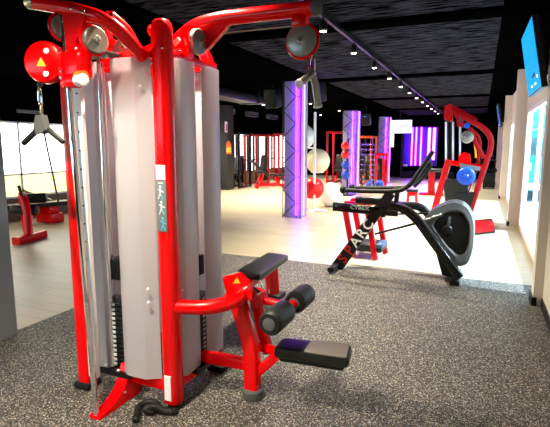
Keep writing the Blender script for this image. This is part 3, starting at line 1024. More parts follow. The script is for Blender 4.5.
yv = 2.45
hv = thing('hanging_v_bar', 'steel V-shaped press-down bar hanging from the pulldown boom pulley', 'cable handle', PY(312, 58, yv))
MB().cyl(PY(312.5, 52, yv), PY(312, 58, yv), .005, n=8).build('clip_cable', M['cable'], hv)
carabiner(PY(312, 64, yv), (0.3, 1, 0), .045, .016, .005).build('carabiner', M['chrome'], hv)
hub = PY(312, 73.5, yv)
e1 = PY(299.5, 84, yv - .10)
e2 = PY(318, 106, yv + .06)
MB().sph(hub, .022, n=16).build('hub', M['steel'], hv)
MB().cyl(hub, e1, .021, n=18, bev=.004).build('grip', M['pulley'], hv)
dv = (e1 - hub).normalized()
MB().lathe(e1, dv, [(.026, -.006), (.026, .006), (.018, .009)], n=18).build('end_cap', M['strip'], hv)
MB().tube([hub, PY(315.5, 84, yv + .02), e2], .019, n=14, fil=.05).build('grip', M['pulley'], hv)
dv2 = (e2 - hub).normalized()
MB().lathe(e2, dv2, [(.024, -.006), (.024, .006), (.016, .009)], n=18).build('end_cap', M['steel'], hv)

# rope attachment on the floor
rp = PG(155, 408, .006)
ro = thing('triceps_rope', 'black braided pull rope with ball ends lying at the front upright', 'rope attachment', rp)
a0, a1 = PG(136, 419, .03), PG(175, 411.5, .03)
pth = [a0, PG(138, 406, .024), PG(150, 401, .024), PG(160, 405, .024), PG(152, 413, .024), PG(143, 409, .05), PG(156, 406, .055), PG(166, 412, .024), a1]
pth = fillet(pth, .05, 4)
mb = MB().tube(pth, .020, n=10)
mb.build('braided_cord', M['rubber'], ro)
for p in (a0, a1):
    MB().sph(p + V((0, 0, .0)), .0238, n=16).build('ball_end', M['gloss'], ro)

# ================================================================== ARC TRAINER
T0 = PG(395, 268)
YT = 5.72
tr_ = thing('elliptical_trainer', 'black elliptical arc trainer with silver flywheel shroud and lettered slanted leg', 'exercise machine', (T0.x, YT, 0))
q = lambda x, y_, Y=YT: PY(x, y_, Y)
# slanted lettered leg
la, lb_ = q(337, 268, 5.62), q(391, 193, 5.62)
la.z = max(la.z, .02)
ld = (lb_ - la).normalized()
ln = V((0, 1, 0)).cross(ld)
MB().prism([la - ln * .075, la + ln * .075, lb_ + ln * .055, lb_ - ln * .055], (0, .06, 0)).build('slanted_leg', M['black'], tr_)
for k, (ch, mm) in enumerate(zip('SPARC', ('darkredink', 'darkredink', 'white', 'white', 'white'))):
    px = [(343, 259), (349.5, 250.5), (355.5, 242), (361.5, 233.5), (368, 225)][k]
    text('lettering', ch, .17, M[mm], tr_, q(px[0], px[1], 5.588), ld, V((0, -1, 0)).cross(ld), bold=.003)
MB().rtube([la + V((0, -.28, .035)), la + V((0, .28, .035))], .08, .05).build('front_foot', M['black'], tr_)
# step beam with the maker's lettering
MB().rtube([q(333.5, 206.5, 5.60), q(376, 210.5, 5.60), q(398, 212, 5.66)], .07, .105, fil=.05).build('side_beam', M['gloss'], tr_)
text('lettering', 'CYBEX', .062, M['white'], tr_, q(359.5, 208, 5.562), q(376, 210.5) - q(333.5, 206.5), (0, 0, 1), bold=.002, sx=1.2)
MB().cyl(q(336, 206, 5.57), q(336, 206, 5.558), .012, n=10).build('bolt', M['silver'], tr_)
MB().rtube([q(356, 200, 5.98), q(380, 201, 5.98), q(400, 207, 5.9)], .07, .09, fil=.05).build('side_beam', M['gloss'], tr_)
# arched tail beam
MB().rtube([q(388, 205, 5.5), q(404, 208, 5.5), q(417, 219, 5.5), q(434, 243, 5.5), q(460, 277, 5.5)], .09, .125, fil=.25, up=(0, 1, 0)).build('tail_beam', M['gloss'], tr_)
MB().tube([q(396, 204, 5.45), q(407, 206, 5.45), q(420, 216, 5.45), q(432, 233, 5.45)], .012, n=8, fil=.1).build('edge_highlight', M['silver'], tr_)  # silver tube stands in for the highlight along the beam edge
MB().rtube([q(398, 205, 5.9), q(420, 206, 5.9), q(430, 216, 5.9)], .09, .1, fil=.15, up=(0, 1, 0)).build('link_beam', M['black'], tr_)
e = q(456, 275)
MB().rtube([V((e.x, YT - .3, .03)), V((e.x, YT + .3, .03))], .10, .06).build('rear_foot', M['black'], tr_)
MB().prism([q(437, 250), q(446, 248), q(456, 264), q(455, 275), q(443, 272)], (0, .3, 0)).build('rear_bracket', M['black'], tr_)
# flywheel shroud: silver teardrop ring with black core
outer = [(424, 221), (430, 211), (443, 203), (457, 200.5), (468, 206), (474, 219), (474.5, 236), (472, 252), (467, 262), (458, 263.5), (450, 257), (440, 245), (431, 232)]


def smooth(pts, n=4):
    out = []
    m_ = len(pts)
    for i in range(m_):
        p0, p1, p2, p3 = (V(pts[(i + k - 1) % m_]) for k in range(4))
        for k in range(n):
            t = k / n
            out.append(0.5 * ((2 * p1) + (p2 - p0) * t + (2 * p0 - 5 * p1 + 4 * p2 - p3) * t * t + (3 * p1 - p0 - 3 * p2 + p3) * t ** 3))
    return out


o3 = smooth([q(x, y_, 5.72) for x, y_ in outer])
cen = q(451, 231, 5.72)
inn = [cen + (p - cen) * .66 + V((.03, 0, .01)) for p in o3]
n = len(o3)
vs, fs = [], []
for lay, dy in ((inn, -.15), ([cen + (p - cen) * .74 + V((.025, 0, 0.006)) for p in o3], -.165), ([cen + (p - cen) * .97 for p in o3], -.15), (o3, -.12), (o3, .12), (inn, .15)):
    vs += [p + V((0, dy, 0)) for p in lay]
for i in range(5):
    for j in range(n):
        a, b = i * n + j, i * n + (j + 1) % n
        fs.append((a, b, b + n, a + n))
for j in range(n):
    fs.append((5 * n + j, 5 * n + (j + 1) % n, (j + 1) % n, j))
fs_ = MB().add(vs, fs).build('flywheel_shroud', M['silver'], tr_)
co = MB().prism([cen + (p - cen) * .68 + V((.03, 0, .01)) for p in o3], (0, .24, 0)).build('flywheel_cover', M['gloss'], tr_)
MB().lathe(q(447, 230, 5.58), (0, -1, 0), [(.22, 0), (.22, .012), (.20, .016), (.06, .016), (.05, .03), (.02, .034)], n=30).build('crank_disc', M['black'], co)
MB().box(q(449, 222, 5.555), (.03, .012, .12), bev=.006, rot=(0, .1, 0)).build('crank_highlight_plate', M['silver'], co)
# push rods
MB().cyl(q(375, 234, 5.62), q(421, 222, 5.56), .014, n=10).build('push_rod', M['black'], tr_)
MB().rtube([q(418, 223, 5.54), q(442, 215, 5.54)], .03, .035).build('crank_arm', M['silver'], tr_)
MB().cyl(q(398, 214, 5.6), q(432, 213, 5.6), .012, n=10).build('push_rod', M['black'], tr_)
MB().cyl(q(383, 209, 5.6), q(383, 217, 5.6), .03, n=12).build('joint', M['black'], tr_)
# handlebars, near and far
for dy, sh in ((-.22, (0, 0)), (.30, (0, -2))):
    Yh = YT + dy
    base = [(343, 190), (362, 191), (388, 191.5), (402, 190.5), (411, 184), (421, 169), (433, 151)] if dy < 0 else [(352, 187.5), (372, 188), (394, 188), (406, 188), (414, 182), (424, 171), (431, 162)]
    pts = [PY(x, y_, Yh) for x, y_ in base]
    MB().tube(pts, .026, n=12, fil=.1).build('handlebar', M['rubber'], tr_)
    MB().sph(pts[0], .045, n=14).build('handlebar_knob', M['gloss'], tr_)
MB().tube([PY(409, 187, 5.95), PY(416, 178, 5.95), PY(428, 163, 5.95), PY(431, 166, 5.95), PY(424, 177, 5.95), PY(414, 187, 5.95)], .02, n=10, fil=.08).build('grip_loop', M['rubber'], tr_)
MB().rtube([q(392, 192), q(398, 188), q(396, 205)], .05, .07, fil=.05, up=(0, 1, 0)).build('mast', M['black'], tr_)

# ================================================================== RED STAND behind the trainer
sb = PG(366, 262)
Ys = 6.35
rs = thing('frame_stand', 'red four-legged stand with a black tray behind the lettered leg', 'stand', (PY(365, 240, Ys).x, Ys, 0))
LEGS = [((344, 203), (355, 264), 6.30), ((367, 205), (376, 266), 6.25), ((353, 199), (363, 254), 6.75), ((377, 202), (386, 256), 6.7)]
feet = []
for a, b, Y in LEGS:
    p0, p1 = PY(a[0], a[1], Y), PY(b[0], b[1], Y)
    t_ = (p0.z - .012) / (p0.z - p1.z)
    p1 = p0 + (p1 - p0) * t_
    feet.append(p1)
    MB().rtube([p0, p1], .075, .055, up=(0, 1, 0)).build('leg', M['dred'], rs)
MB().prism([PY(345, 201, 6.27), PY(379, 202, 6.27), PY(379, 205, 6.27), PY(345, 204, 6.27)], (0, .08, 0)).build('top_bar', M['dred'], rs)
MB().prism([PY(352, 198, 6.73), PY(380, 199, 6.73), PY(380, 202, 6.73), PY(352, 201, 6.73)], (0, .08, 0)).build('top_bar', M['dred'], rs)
tz = .16
tx0, tx1 = PY(354, 255, 6.35).x, PY(383, 255, 6.35).x
MB().bx(tx0, tx1, 6.24, 6.7, tz - .05, tz + .05, bev=.02).build('tray', M['rubber'], rs)
MB().bx(tx1 - .08, tx1 + .02, 6.2, 6.55, tz + .02, tz + .08, bev=.02).build('tray_pad', mat('slate_pad', (.02, .05, .11), .5), rs)

# ================================================================== RED PRESS MACHINE by the windows
YM = 9.6
rm = thing('lever_press_machine', 'large red lever press machine with blue disc beside the window wall', 'exercise machine', (-.35, YM, 0))
k = lambda x, y_, Y=YM: PY(x, y_, Y)
fl = lambda p, z=.03: V((p.x, p.y, z))
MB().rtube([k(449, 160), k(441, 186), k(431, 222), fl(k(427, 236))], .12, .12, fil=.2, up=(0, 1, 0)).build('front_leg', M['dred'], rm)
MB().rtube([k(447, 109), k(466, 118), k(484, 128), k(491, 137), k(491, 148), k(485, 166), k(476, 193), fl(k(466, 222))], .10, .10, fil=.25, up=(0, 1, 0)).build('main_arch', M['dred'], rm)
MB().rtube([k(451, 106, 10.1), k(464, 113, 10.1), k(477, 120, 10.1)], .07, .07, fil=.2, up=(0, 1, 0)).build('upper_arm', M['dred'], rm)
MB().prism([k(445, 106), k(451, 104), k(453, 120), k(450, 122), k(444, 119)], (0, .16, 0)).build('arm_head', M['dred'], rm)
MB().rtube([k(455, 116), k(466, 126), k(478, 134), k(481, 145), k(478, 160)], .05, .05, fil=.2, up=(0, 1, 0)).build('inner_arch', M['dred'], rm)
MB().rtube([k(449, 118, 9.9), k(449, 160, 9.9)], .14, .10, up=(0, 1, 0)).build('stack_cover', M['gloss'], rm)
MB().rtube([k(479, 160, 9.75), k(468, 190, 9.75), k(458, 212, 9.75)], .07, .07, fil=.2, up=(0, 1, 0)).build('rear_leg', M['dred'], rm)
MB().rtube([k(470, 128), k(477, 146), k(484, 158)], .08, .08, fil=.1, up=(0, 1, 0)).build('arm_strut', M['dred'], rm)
MB().rtube([k(447, 162), k(486, 168)], .09, .09).build('cross_bar', M['red'], rm)
MB().prism([k(460, 163, 9.5), k(480, 167, 9.5), k(480, 171, 9.5), k(460, 168, 9.5)], (0, .02, 0)).build('name_plate', M['placard'], rm)
MB().prism([k(459, 156), k(464, 152), k(470, 154), k(471, 163), k(459, 162)], (0, .25, 0)).build('seat_carriage', M['red'], rm)
pu = MB().lathe(k(467, 137, 9.45), (0, 1, 0), [(.03, -.02), (.05, 0), (.10, .0), (.115, .01), (.115, .05), (.10, .06)], n=28).build('pulley', M['pulley'], rm)
bl = MB().lathe(k(466, 176.5, 9.35), (0, 1, 0), [(.03, -.02), (.05, 0), (.13, -.005), (.15, .005), (.165, .03), (.165, .06), (.14, .08)], n=30).build('weight_disc', M['blue'], rm)
mb = MB()
for a in range(6):
    t = a * PI / 3
    c = k(466, 176.5, 9.345)
    mb.lathe(c + V((math.cos(t) * .095, -.002, math.sin(t) * .095)), (0, 1, 0), [(.022, -.006), (.022, .006)], n=12)
mb.build('disc_holes', mat('dark_blue_rubber', (.01, .05, .25), .5), bl)
MB().prism([k(456, 114), k(463, 117), k(463, 128), k(457, 126)], (0, .14, 0)).build('cam_block', M['dred'], rm)
MB().prism([k(459, 116, 9.5), k(461, 117, 9.5), k(461, 124, 9.5), k(459, 122, 9.5)], (0, .05, 0)).build('cam_plate', M['silver'], rm)
MB().lathe(k(467, 125.5, 9.45), (0, 1, 0), [(.02, 0), (.045, .0), (.055, .02), (.045, .05)], n=20).build('blue_knob', M['blue'], rm)
MB().rtube([k(468, 184), k(467, 200), k(458, 216)], .05, .06, fil=.1, up=(0, 1, 0)).build('disc_lever', M['silver'], rm)
MB().prism([k(478, 152, 9.9), k(486, 150, 9.9), k(488, 166, 9.9), k(478, 168, 9.9)], (0, .3, 0)).build('back_pad', M['leather'], rm)
MB().prism([k(444, 178, 9.8), k(468, 184, 9.8), k(470, 196, 9.8), k(446, 200, 9.8)], (0, .5, 0)).build('seat_pad', M['leather'], rm)
MB().prism([k(455, 193), k(475, 193), k(470, 208), k(455, 206)], (0, .35, 0)).build('stack_box', M['black'], rm)
for (x0, x1) in ((446, 446), (453, 453), (460, 460)):
    MB().cyl(k(x0, 122, 9.7), k(x1, 162, 9.7), .018, n=10).build('guide_rod', M['steel'], rm)
MB().prism([k(445, 140, 9.9), k(452, 138, 9.9), k(452, 160, 9.9), k(445, 160, 9.9)], (0, .02, 0)).build('green_panel', M['green'], rm)
MB().cyl(k(474, 132, 9.6), k(476, 158, 9.6), .02, n=10).build('yellow_tube', M['yellow'], rm)
MB().bx(-.75, .1, YM - .08, YM + .08, .006, .07).build('base_bar', M['red'], rm)
ff = PG(483, 228)
MB().prism([PG(470, 231, .10), PG(494, 228, .10), PG(492, 221, .10), PG(471, 223, .10)], (0, 0, .10)).build('foot_plate', M['dred'], rm)
MB().prism([PG(470, 233, .04), PG(495, 231, .04), PG(494, 225, .04), PG(471, 226, .04)], (0, 0, .065)).build('foot_mat', M['black'], rm)
# small red bench in front of it
st_ = thing('bench_stool', 'low red stool with black pad between the trainer and the press machine', 'stool', PG(412, 203))
s0 = PG(412, 203)
MB().bx(s0.x - .15, s0.x + .15, s0.y - .12, s0.y + .14, .30, .37, bev=.02).build('pad', M['leather'], st_)
MB().bx(s0.x - .13, s0.x + .13, s0.y - .1, s0.y + .12, .20, .30, bev=.01).build('seat_frame', M['red'], st_)
for sx in (-.10, .10):
    for sy in (-.07, .09):
        MB().rtube([(s0.x + sx, s0.y + sy, .21), (s0.x + sx * 1.2, s0.y + sy * 1.2, .004)], .04, .04).build('leg', M['red'], st_)

# ================================================================== BALLS by the first violet column
ROLL = [('large cream exercise ball, highest on the ball stand by the column', 317.5, 161, 11.0, .30, 'creamball'),
        ('shiny red exercise ball held on the ball stand by the column', 313, 188.5, 10.7, .265, 'redball'),
        ('large white exercise ball resting on the floor beside the red ball', 330.5, 189.5, 11.5, .31, 'whiteball'),
        ('pale exercise ball half hidden behind the first violet column', 303, 137, 11.2, .30, 'whiteball')]
bs = thing('ball_stand', 'white upright stand holding the exercise balls behind the violet column', 'ball stand', PG(314, 212))
pb = PG(314, 211)
MB().cyl((pb.x, pb.y, .0), (pb.x, pb.y, 2.3), .03, n=14).build('pole', M['white'], bs)
MB().bx(pb.x - .28, pb.x + .32, pb.y - .03, pb.y + .03, .0, .04).bx(pb.x - .03, pb.x + .03, pb.y - .3, pb.y + .3, .0, .04).build('base', M['white'], bs)
for lab, x, y_, Y, r, m_ in ROLL:
    c = PY(x, y_, Y)
    if m_ == 'whiteball' and 'floor' in lab:
        c.z = r
    o = MB().sph((0, 0, 0), r, n=32).build('exercise_ball', M[m_])
    o.location = c
    tag(o, lab, 'exercise ball', 'exercise balls by the violet column')
    if 'floor' not in lab:
        zz = c.z - r * .90
        dd = V((pb.x - c.x, pb.y - c.y, 0)).normalized() * (r * .436 + .016)
        MB().tube([(pb.x, pb.y, zz), (c.x + dd.x, c.y + dd.y, zz)], .015, n=8).build('arm', M['white'], bs)
        MB().ring((c.x, c.y, zz), (0, 0, 1), r * .436 + .016, .013, n=24).build('support_ring', M['white'], bs)

# medicine balls on a stand by the second column
mp = PY(345.5, 180, 14.1); 
ms = thing('medicine_ball_stand', 'narrow black stand of red and blue medicine balls by the second column', 'ball stand', (mp.x, 14.25, 0))
MB().cyl((mp.x, 14.32, 0), (mp.x, 14.32, 1.75), .03, n=12).build('pole', M['black'], ms)
MB().bx(mp.x - .2, mp.x + .2, 14.05, 14.4, 0, .04).build('base', M['black'], ms)
for i, (y_, m_, lab) in enumerate(((146, 'redball', 'red medicine ball on top of the black ball stand'), (154.5, 'redball', 'red medicine ball second from the top of the stand'), (165, 'blue', 'blue medicine ball just below the two red ones'), (175, 'blue', 'blue medicine ball lowest on the black ball stand'))):
    c = PY(345.5, y_, 14.1)
    o = MB().sph((0, 0, 0), .128, n=22).build('medicine_ball', M[m_]); o.location = c
    tag(o, lab, 'medicine ball', 'medicine balls on the black stand')
    MB().cyl((c.x, 14.32, c.z - .138), (c.x, 14.2, c.z - .138), .009, n=8).build('arm', M['black'], ms)

# dumbbell tower and racks between second and third column
dt = PG(367, 192)
dr = thing('dumbbell_tower', 'tall black A-shaped tower loaded with small dumbbells between violet columns', 'dumbbell rack', (dt.x, dt.y, 0))
for s in (-.22, .22):
    MB().rtube([(dt.x + s, dt.y, 0.0), (dt.x + s * .45, dt.y, 1.75)], .05, .05).build('upright', M['black'], dr)
MB().bx(dt.x - .3, dt.x + .3, dt.y - .2, dt.y + .2, 0, .05).build('base', M['black'], dr)
dbp = None
for kx in (-1, 1):
    for i in range(9):
        z = .25 + i * .165
        x = dt.x + kx * (.22 * (1 - .55 * z / 1.75))
        if dbp is None:
            dbp = local(thing('dumbbell', 'small grey dumbbell racked on the tall black tower', 'dumbbell', (x, dt.y - .12, z), 'small dumbbells on the black tower'))
            MB().cyl((-.09, 0, 0), (.09, 0, 0), .016, n=8).build('bar', M['steel'], dbp)
            for s in (-1, 1):
                MB().cyl((s * .05, 0, 0), (s * .10, 0, 0), .05, n=10, bev=.01).build('head', M['silver'], dbp)
        else:
            dup(dbp, (x, dt.y - .12, z))
        MB().cyl((x, dt.y, z - .06), (x, dt.y - .16, z - .06), .012, n=6).build('peg', M['black'], dr)


def power_rack(name, lab, x, y, w, d, h, m_, seat=True, pads=True, rot=0):
    r = local(thing(name, lab, 'gym machine', (x, y, 0), rz=rot))
    for sx in (-w / 2, w / 2):
        for sy in (-d / 2, d / 2):
            MB().rtube([(sx, sy, 0), (sx, sy, h)], .08, .08).build('upright', M[m_], r)
    for sy in (-d / 2, d / 2):
        MB().rtube([(-w / 2, sy, h - .04), (w / 2, sy, h - .04)], .08, .08).build('top_rail', M[m_], r)
    for sx in (-w / 2, w / 2):
        MB().rtube([(sx, -d / 2, .05), (sx, d / 2, .05)], .08, .08).build('base_rail', M[m_], r)
    if pads:
        MB().box((0, -d * .1, .5), (.32, .42, .09), bev=.03).build('seat_pad', M['leather'], r)
        MB().box((0, d * .18, .86), (.32, .10, .62), bev=.03, rot=(-.3, 0, 0)).build('back_pad', M['leather'], r)
        MB().rtube([(0, -d / 2, .06), (0, 0, .42)], .08, .08).build('seat_post', M[m_], r)
        MB().rtube([(0, -d / 2, .05), (0, d / 2, .05)], .08, .08).build('base_rail', M[m_], r)
    MB().box((0, d * .36, .6), (.3, .14, .9), bev=.01).build('weight_stack', M['gloss'], r)
    return r


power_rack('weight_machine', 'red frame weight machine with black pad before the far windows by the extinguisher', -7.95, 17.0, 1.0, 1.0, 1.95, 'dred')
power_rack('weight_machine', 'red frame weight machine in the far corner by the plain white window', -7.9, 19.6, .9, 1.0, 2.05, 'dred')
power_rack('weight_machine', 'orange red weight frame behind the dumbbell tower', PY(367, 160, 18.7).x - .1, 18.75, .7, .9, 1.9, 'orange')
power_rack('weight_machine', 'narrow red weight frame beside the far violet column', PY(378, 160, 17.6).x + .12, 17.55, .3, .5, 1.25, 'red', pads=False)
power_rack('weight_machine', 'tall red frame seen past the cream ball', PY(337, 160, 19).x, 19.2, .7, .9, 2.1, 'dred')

for lab, x, y_, Y in (('blue medicine ball on the floor nearer the dumbbell tower', 370.5, 178, 16.6), ('blue medicine ball on the floor by the far violet column', 379.5, 178.5, 17.0)):
    c = PY(x, y_, Y)
    o = MB().sph((0, 0, 0), .16, n=22, sz=1.0).build('floor_ball', M['blue']); o.location = (c.x, c.y, .16)
    tag(o, lab, 'medicine ball', 'blue balls on the far floor')

# ================================================================== BENCHES
def incline_bench(name, lab, x, y, rz):
    r = local(thing(name, lab, 'bench', (x, y, 0), rz=rz))
    MB().rtube([(-.55, 0, .10), (.55, 0, .10)], .09, .09).build('base_beam', M['red'], r)
    for sx in (-.5, .5):
        MB().rtube([(sx, -.30, .045), (sx, .30, .045)], .09, .085).build('cross_foot', M['red'], r)
    MB().rtube([(-.35, 0, .1), (-.25, 0, .52)], .08, .08).build('post', M['red'], r)
    MB().rtube([(.35, 0, .1), (.15, 0, .42)], .08, .08).build('post', M['red'], r)
    MB().box((.28, 0, .47), (.62, .28, .08), bev=.03, rot=(0, .06, 0)).build('seat_pad', M['leather'], r)
    MB().box((-.38, 0, .72), (.85, .28, .08), bev=.03, rot=(0, .72, 0)).build('back_pad', M['leather'], r)
    return r


# pulley-side benches seen through the gap on the left
lb1 = thing('leg_curl_bench', 'red framed gym bench with black rollers before the bright side windows', 'bench', PG(36, 240))
pA = PG(36, 240)
w2 = lambda x, y_, Y: PY(x, y_, Y)
YB1 = 5.5
MB().rtube([fl(PG(16, 245), .06), fl(PG(44, 237), .06)], .14, .12).build('base_foot', M['red'], lb1)
bq = fl(PG(29, 241), .1)
MB().rtube([bq, bq + V((-.05, .06, .38)), bq + V((-.13, .05, .62))], .13, .13, fil=.1).build('post', M['red'], lb1)
MB().rtube([bq + V((-.02, 0, .02)), bq + V((-.65, .5, .02))], .10, .10).build('base_beam', M['red'], lb1)
MB().rtube([bq + V((-.65, .5, -.05)), bq + V((-.70, .5, .62))], .12, .12).build('post', M['red'], lb1)
MB().cyl(bq + V((-.35, .0, .40)), bq + V((.02, .18, .38)), .09, n=18, bev=.03).build('roller', M['foam'], lb1)
MB().cyl(bq + V((-.30, .2, .56)), bq + V((-.0, .4, .57)), .085, n=18, bev=.03).build('roller', M['foam'], lb1)
MB().rtube([bq + V((-.07, .03, .45)), bq + V((-.17, .02, .80))], .04, .04).build('lever', M['black'], lb1)
lb2 = thing('flat_bench', 'flat black bench on a short red foot beneath the bright side windows', 'bench', PG(50, 222))
c2 = PG(50, 223)
MB().box(c2 + V((-.1, .1, .26)), (.30, .24, .13), bev=.02).build('seat_post', M['red'], lb2)
MB().box(c2 + V((-.1, .1, .1)), (.46, .30, .19), bev=.02).build('foot', M['red'], lb2)
MB().prism([c2 + V((-.62, -.5, .36)), c2 + V((-.35, -.62, .36)), c2 + V((.75, .9, .42)), c2 + V((.5, 1.02, .42))], (0, 0, .08)).build('pad', M['leather'], lb2)
MB().rtube([c2 + V((-.15, .2, .42)), c2 + V((-.9, .1, .62)), c2 + V((-1.2, .2, .85))], .06, .06, fil=.2).build('arm', M['gloss'], lb2)
power_rack('weight_machine', 'black frame weight machine just past the extinguisher column', -8.25, 15.4, .7, .9, 2.0, 'gloss')
rb = incline_bench('incline_bench', 'red incline bench with black pads beside the first violet column', PG(276, 186).x + .1, 15.7, .6)
rb2 = PY(432, 175, 15.5)
fb = thing('leg_press_bench', 'small red pedestal bench with black seat before the violet panels', 'bench', (rb2.x, 15.5, 0))
MB().bx(rb2.x - .35, rb2.x + .35, 15.3, 15.7, 0.0, .06).build('base', M['dred'], fb)
MB().rtube([(rb2.x, 15.5, .05), (rb2.x, 15.5, .72)], .2, .2).build('post', M['dred'], fb)
MB().box((rb2.x + .05, 15.5, .77), (.55, .4, .09), bev=.03).build('seat_pad', M['leather'], fb)

# ================================================================== FAR WALL
lp = thing('light_panel', 'row of violet lit panels in a dark frame on the far wall', 'light panel', (-2.6, 23.2, 0))
x0, x1 = PY(402, 150, 23.2).x, PY(437, 150, 23.2).x
zb_, zt_ = PY(415, 166, 23.2).z, PY(415, 127, 23.2).z
MB().bx(x0, x1, 23.3, 23.495, zb_, zt_).build('backing', M['violet'], lp)
MB().bx(x0 - .03, x0 + .05, 23.05, 23.495, 0, zt_ + .03).build('frame_post', M['black'], lp)
MB().bx(x0 + .06, x0 + .27, 23.1, 23.25, zb_ - .02, zb_ + .08).build('ledge', M['white'], lp)
for x in (411.5, 415.5, 420.5):
    X = PY(x, 150, 23.1).x
    MB().cyl((X, 23.18, zb_ + .03), (X, 23.18, zt_ - .02), .028, n=10).build('led_tube', M['led'], lp)
for x in (428.5, 433.5):
    X = PY(x, 150, 23.1).x
    MB().cyl((X, 23.18, zb_ + .3), (X, 23.18, zt_ - .05), .06, n=10).build('led_tube', M['ledpink'], lp)
MB().bx(x0, x1 + .8, 22.9, 23.495, 0.0, .30).build('plinth', M['black'], lp)
tv = thing('hanging_tv', 'small bright screen hanging from the ceiling at the far end', 'television', PY(400, 127, 20))
ta, tb_ = PY(388, 120, 20), PY(412, 133.5, 20)
MB().bx(ta.x, tb_.x, 20, 20.07, tb_.z, ta.z, bev=.01).build('casing', M['black'], tv)
MB().bx(ta.x + .02, tb_.x - .02, 19.993, 19.999, tb_.z + .02, ta.z - .02).build('screen', M['screenwhite'], tv)
for fx, fz, m_ in ((.3, .55, 'green'), (.62, .5, 'redink'), (.45, .35, 'cyan'), (.75, .6, 'cyan')):
    MB().box((ta.x + (tb_.x - ta.x) * fx, 19.991, tb_.z + (ta.z - tb_.z) * fz), (.10, .002, .05), M[m_]).build('screen_patch', None, tv)
MB().cyl(((ta.x + tb_.x) / 2, 20.04, ta.z - .02), ((ta.x + tb_.x) / 2, 20.04, CEIL), .025, n=10).build('hanger_pole', M['black'], tv)
dp = thing('lit_wall_panel', 'narrow white lit panel on the far wall below the hanging screen', 'light panel', PY(390, 140, 23.4))
a_, b_2 = PY(386, 132, 23.4), PY(393.5, 147, 23.4)
MB().bx(a_.x, b_2.x, 23.40, 23.495, b_2.z, a_.z + .2).build('diffuser', mat('lit_panel', (.8, .8, .8), emit=(.95, 1, .98), estr=1.3, var=0), dp)
MB().bx(a_.x - .03, b_2.x + .03, 23.43, 23.499, b_2.z - .04, a_.z + .23).build('frame', M['black'], dp)

# shelf of gear by the far end of the window wall
sh = thing('gear_shelf', 'low black storage shelf at the far end of the window wall', 'shelf', (.1, 18.6, 0))
sx0_, sx1_ = PY(484, 165, 18.6).x, PY(496, 165, 18.6).x
MB().bx(sx0_, sx1_, 18.4, 18.9, .05, .55, bev=.01).build('cabinet', M['black'], sh)
MB().bx(sx0_, sx1_, 18.38, 18.9, .98, 1.02).build('shelf_board', M['black'], sh)
for s in (sx0_ + .03, sx1_ - .03):
    MB().bx(s - .02, s + .02, 18.85, 18.9, .03, 1.02).build('post', M['black'], sh)
    MB().bx(s - .02, s + .02, 18.42, 18.46, 0, 1.0).build('post', M['black'], sh)
for i, (dx, z, lab) in enumerate(((.12, .55, 'dark medicine ball on the far shelf cabinet, near its inner side'), (.34, .55, 'dark medicine ball on the far shelf cabinet, near the wall'), (.22, 1.02, 'dark medicine ball alone on the far shelf top board'))):
    o = MB().sph((0, 0, 0), .10, n=18).build('slam_ball', M['rubber']); o.location = (sx0_ + dx, 18.6, z + .102)
    tag(o, lab, 'medicine ball', 'dark balls on the far shelf')

# fire extinguisher and sign on the dark column
ex = thing('mounted_fire_extinguisher', 'orange red fire extinguisher hanging on the dark column', 'fire extinguisher', PX(229, 150, -7.93))
ec = PX(229, 147, -7.9)
MB().lathe((ec.x, ec.y, ec.z - .24), (0, 0, 1), [(.07, 0), (.085, .02), (.085, .36), (.06, .42), (.03, .45)], n=20).build('cylinder_body', M['orange'], ex)
MB().lathe((ec.x, ec.y, ec.z + .20), (0, 0, 1), [(.02, 0), (.028, .03), (.02, .07)], n=12).build('valve', M['black'], ex)
MB().lathe((ec.x, ec.y, ec.z - .18), (0, 0, 1), [(.0865, 0), (.0865, .16)], n=20).build('label_band', M['yellow'], ex)
MB().tube([(ec.x, ec.y, ec.z + .24), (ec.x + .12, ec.y - .02, ec.z + .1), (ec.x + .1, ec.y, ec.z - .16)], .012, n=8, fil=.1).build('hose', M['black'], ex)
MB().bx(-8.0, ec.x - .07, ec.y - .03, ec.y + .03, ec.z - .1, ec.z - .04).build('wall_bracket', M['black'], ex)
es = thing('extinguisher_sign', 'narrow white and red safety sign on the dark column above the extinguisher', 'sign', PX(225.5, 127, -7.99))
sc_ = PX(226, 127, -7.99)
MB().bx(-8.0, -7.985, sc_.y - .07, sc_.y + .09, sc_.z - .18, sc_.z + .18).build('plate', M['white'], es)
MB().bx(-7.986, -7.982, sc_.y - .03, sc_.y + .05, sc_.z - .12, sc_.z + .10).build('symbol', M['redink'], es)

# speakers hung beside the columns; the third stands in for a stage light
for lab, x, y_, Y in (('black loudspeaker hanging from the ceiling before the first violet column', 273, 98, 9.9), ('black loudspeaker hanging behind the V-shaped bar past the column', 318, 92, 10.2), ('black stage light with a blue lamp hanging between the second and third violet columns', 366, 119, 16.5)):
    c = PY(x, y_, Y)
    s = thing('hanging_speaker', lab, 'loudspeaker', c)
    MB().box(c, (.30, .30, .42), bev=.02, rot=(.2, 0, 0)).build('cabinet', M['black'], s)
    MB().lathe(c + V((0, -.155, -.05)), (0, -1, -.2), [(.11, 0), (.12, .008), (.09, .012), (.03, .004)], n=20).build('driver', M['rubber'], s)
    MB().cyl(c + V((0, 0, .15)), (c.x, c.y, CEIL - .005), .018, n=8).build('hanger', M['black'], s)
    if 'third' in lab:
        MB().lathe(c + V((0, -.16, .06)), (0, -1, 0), [(.05, 0), (.04, .01)], n=12).build('stage_lamp', mat('blue_stage_lens', (0, .1, .5), emit=(.02, .25, 1), estr=1.2, var=0), s)


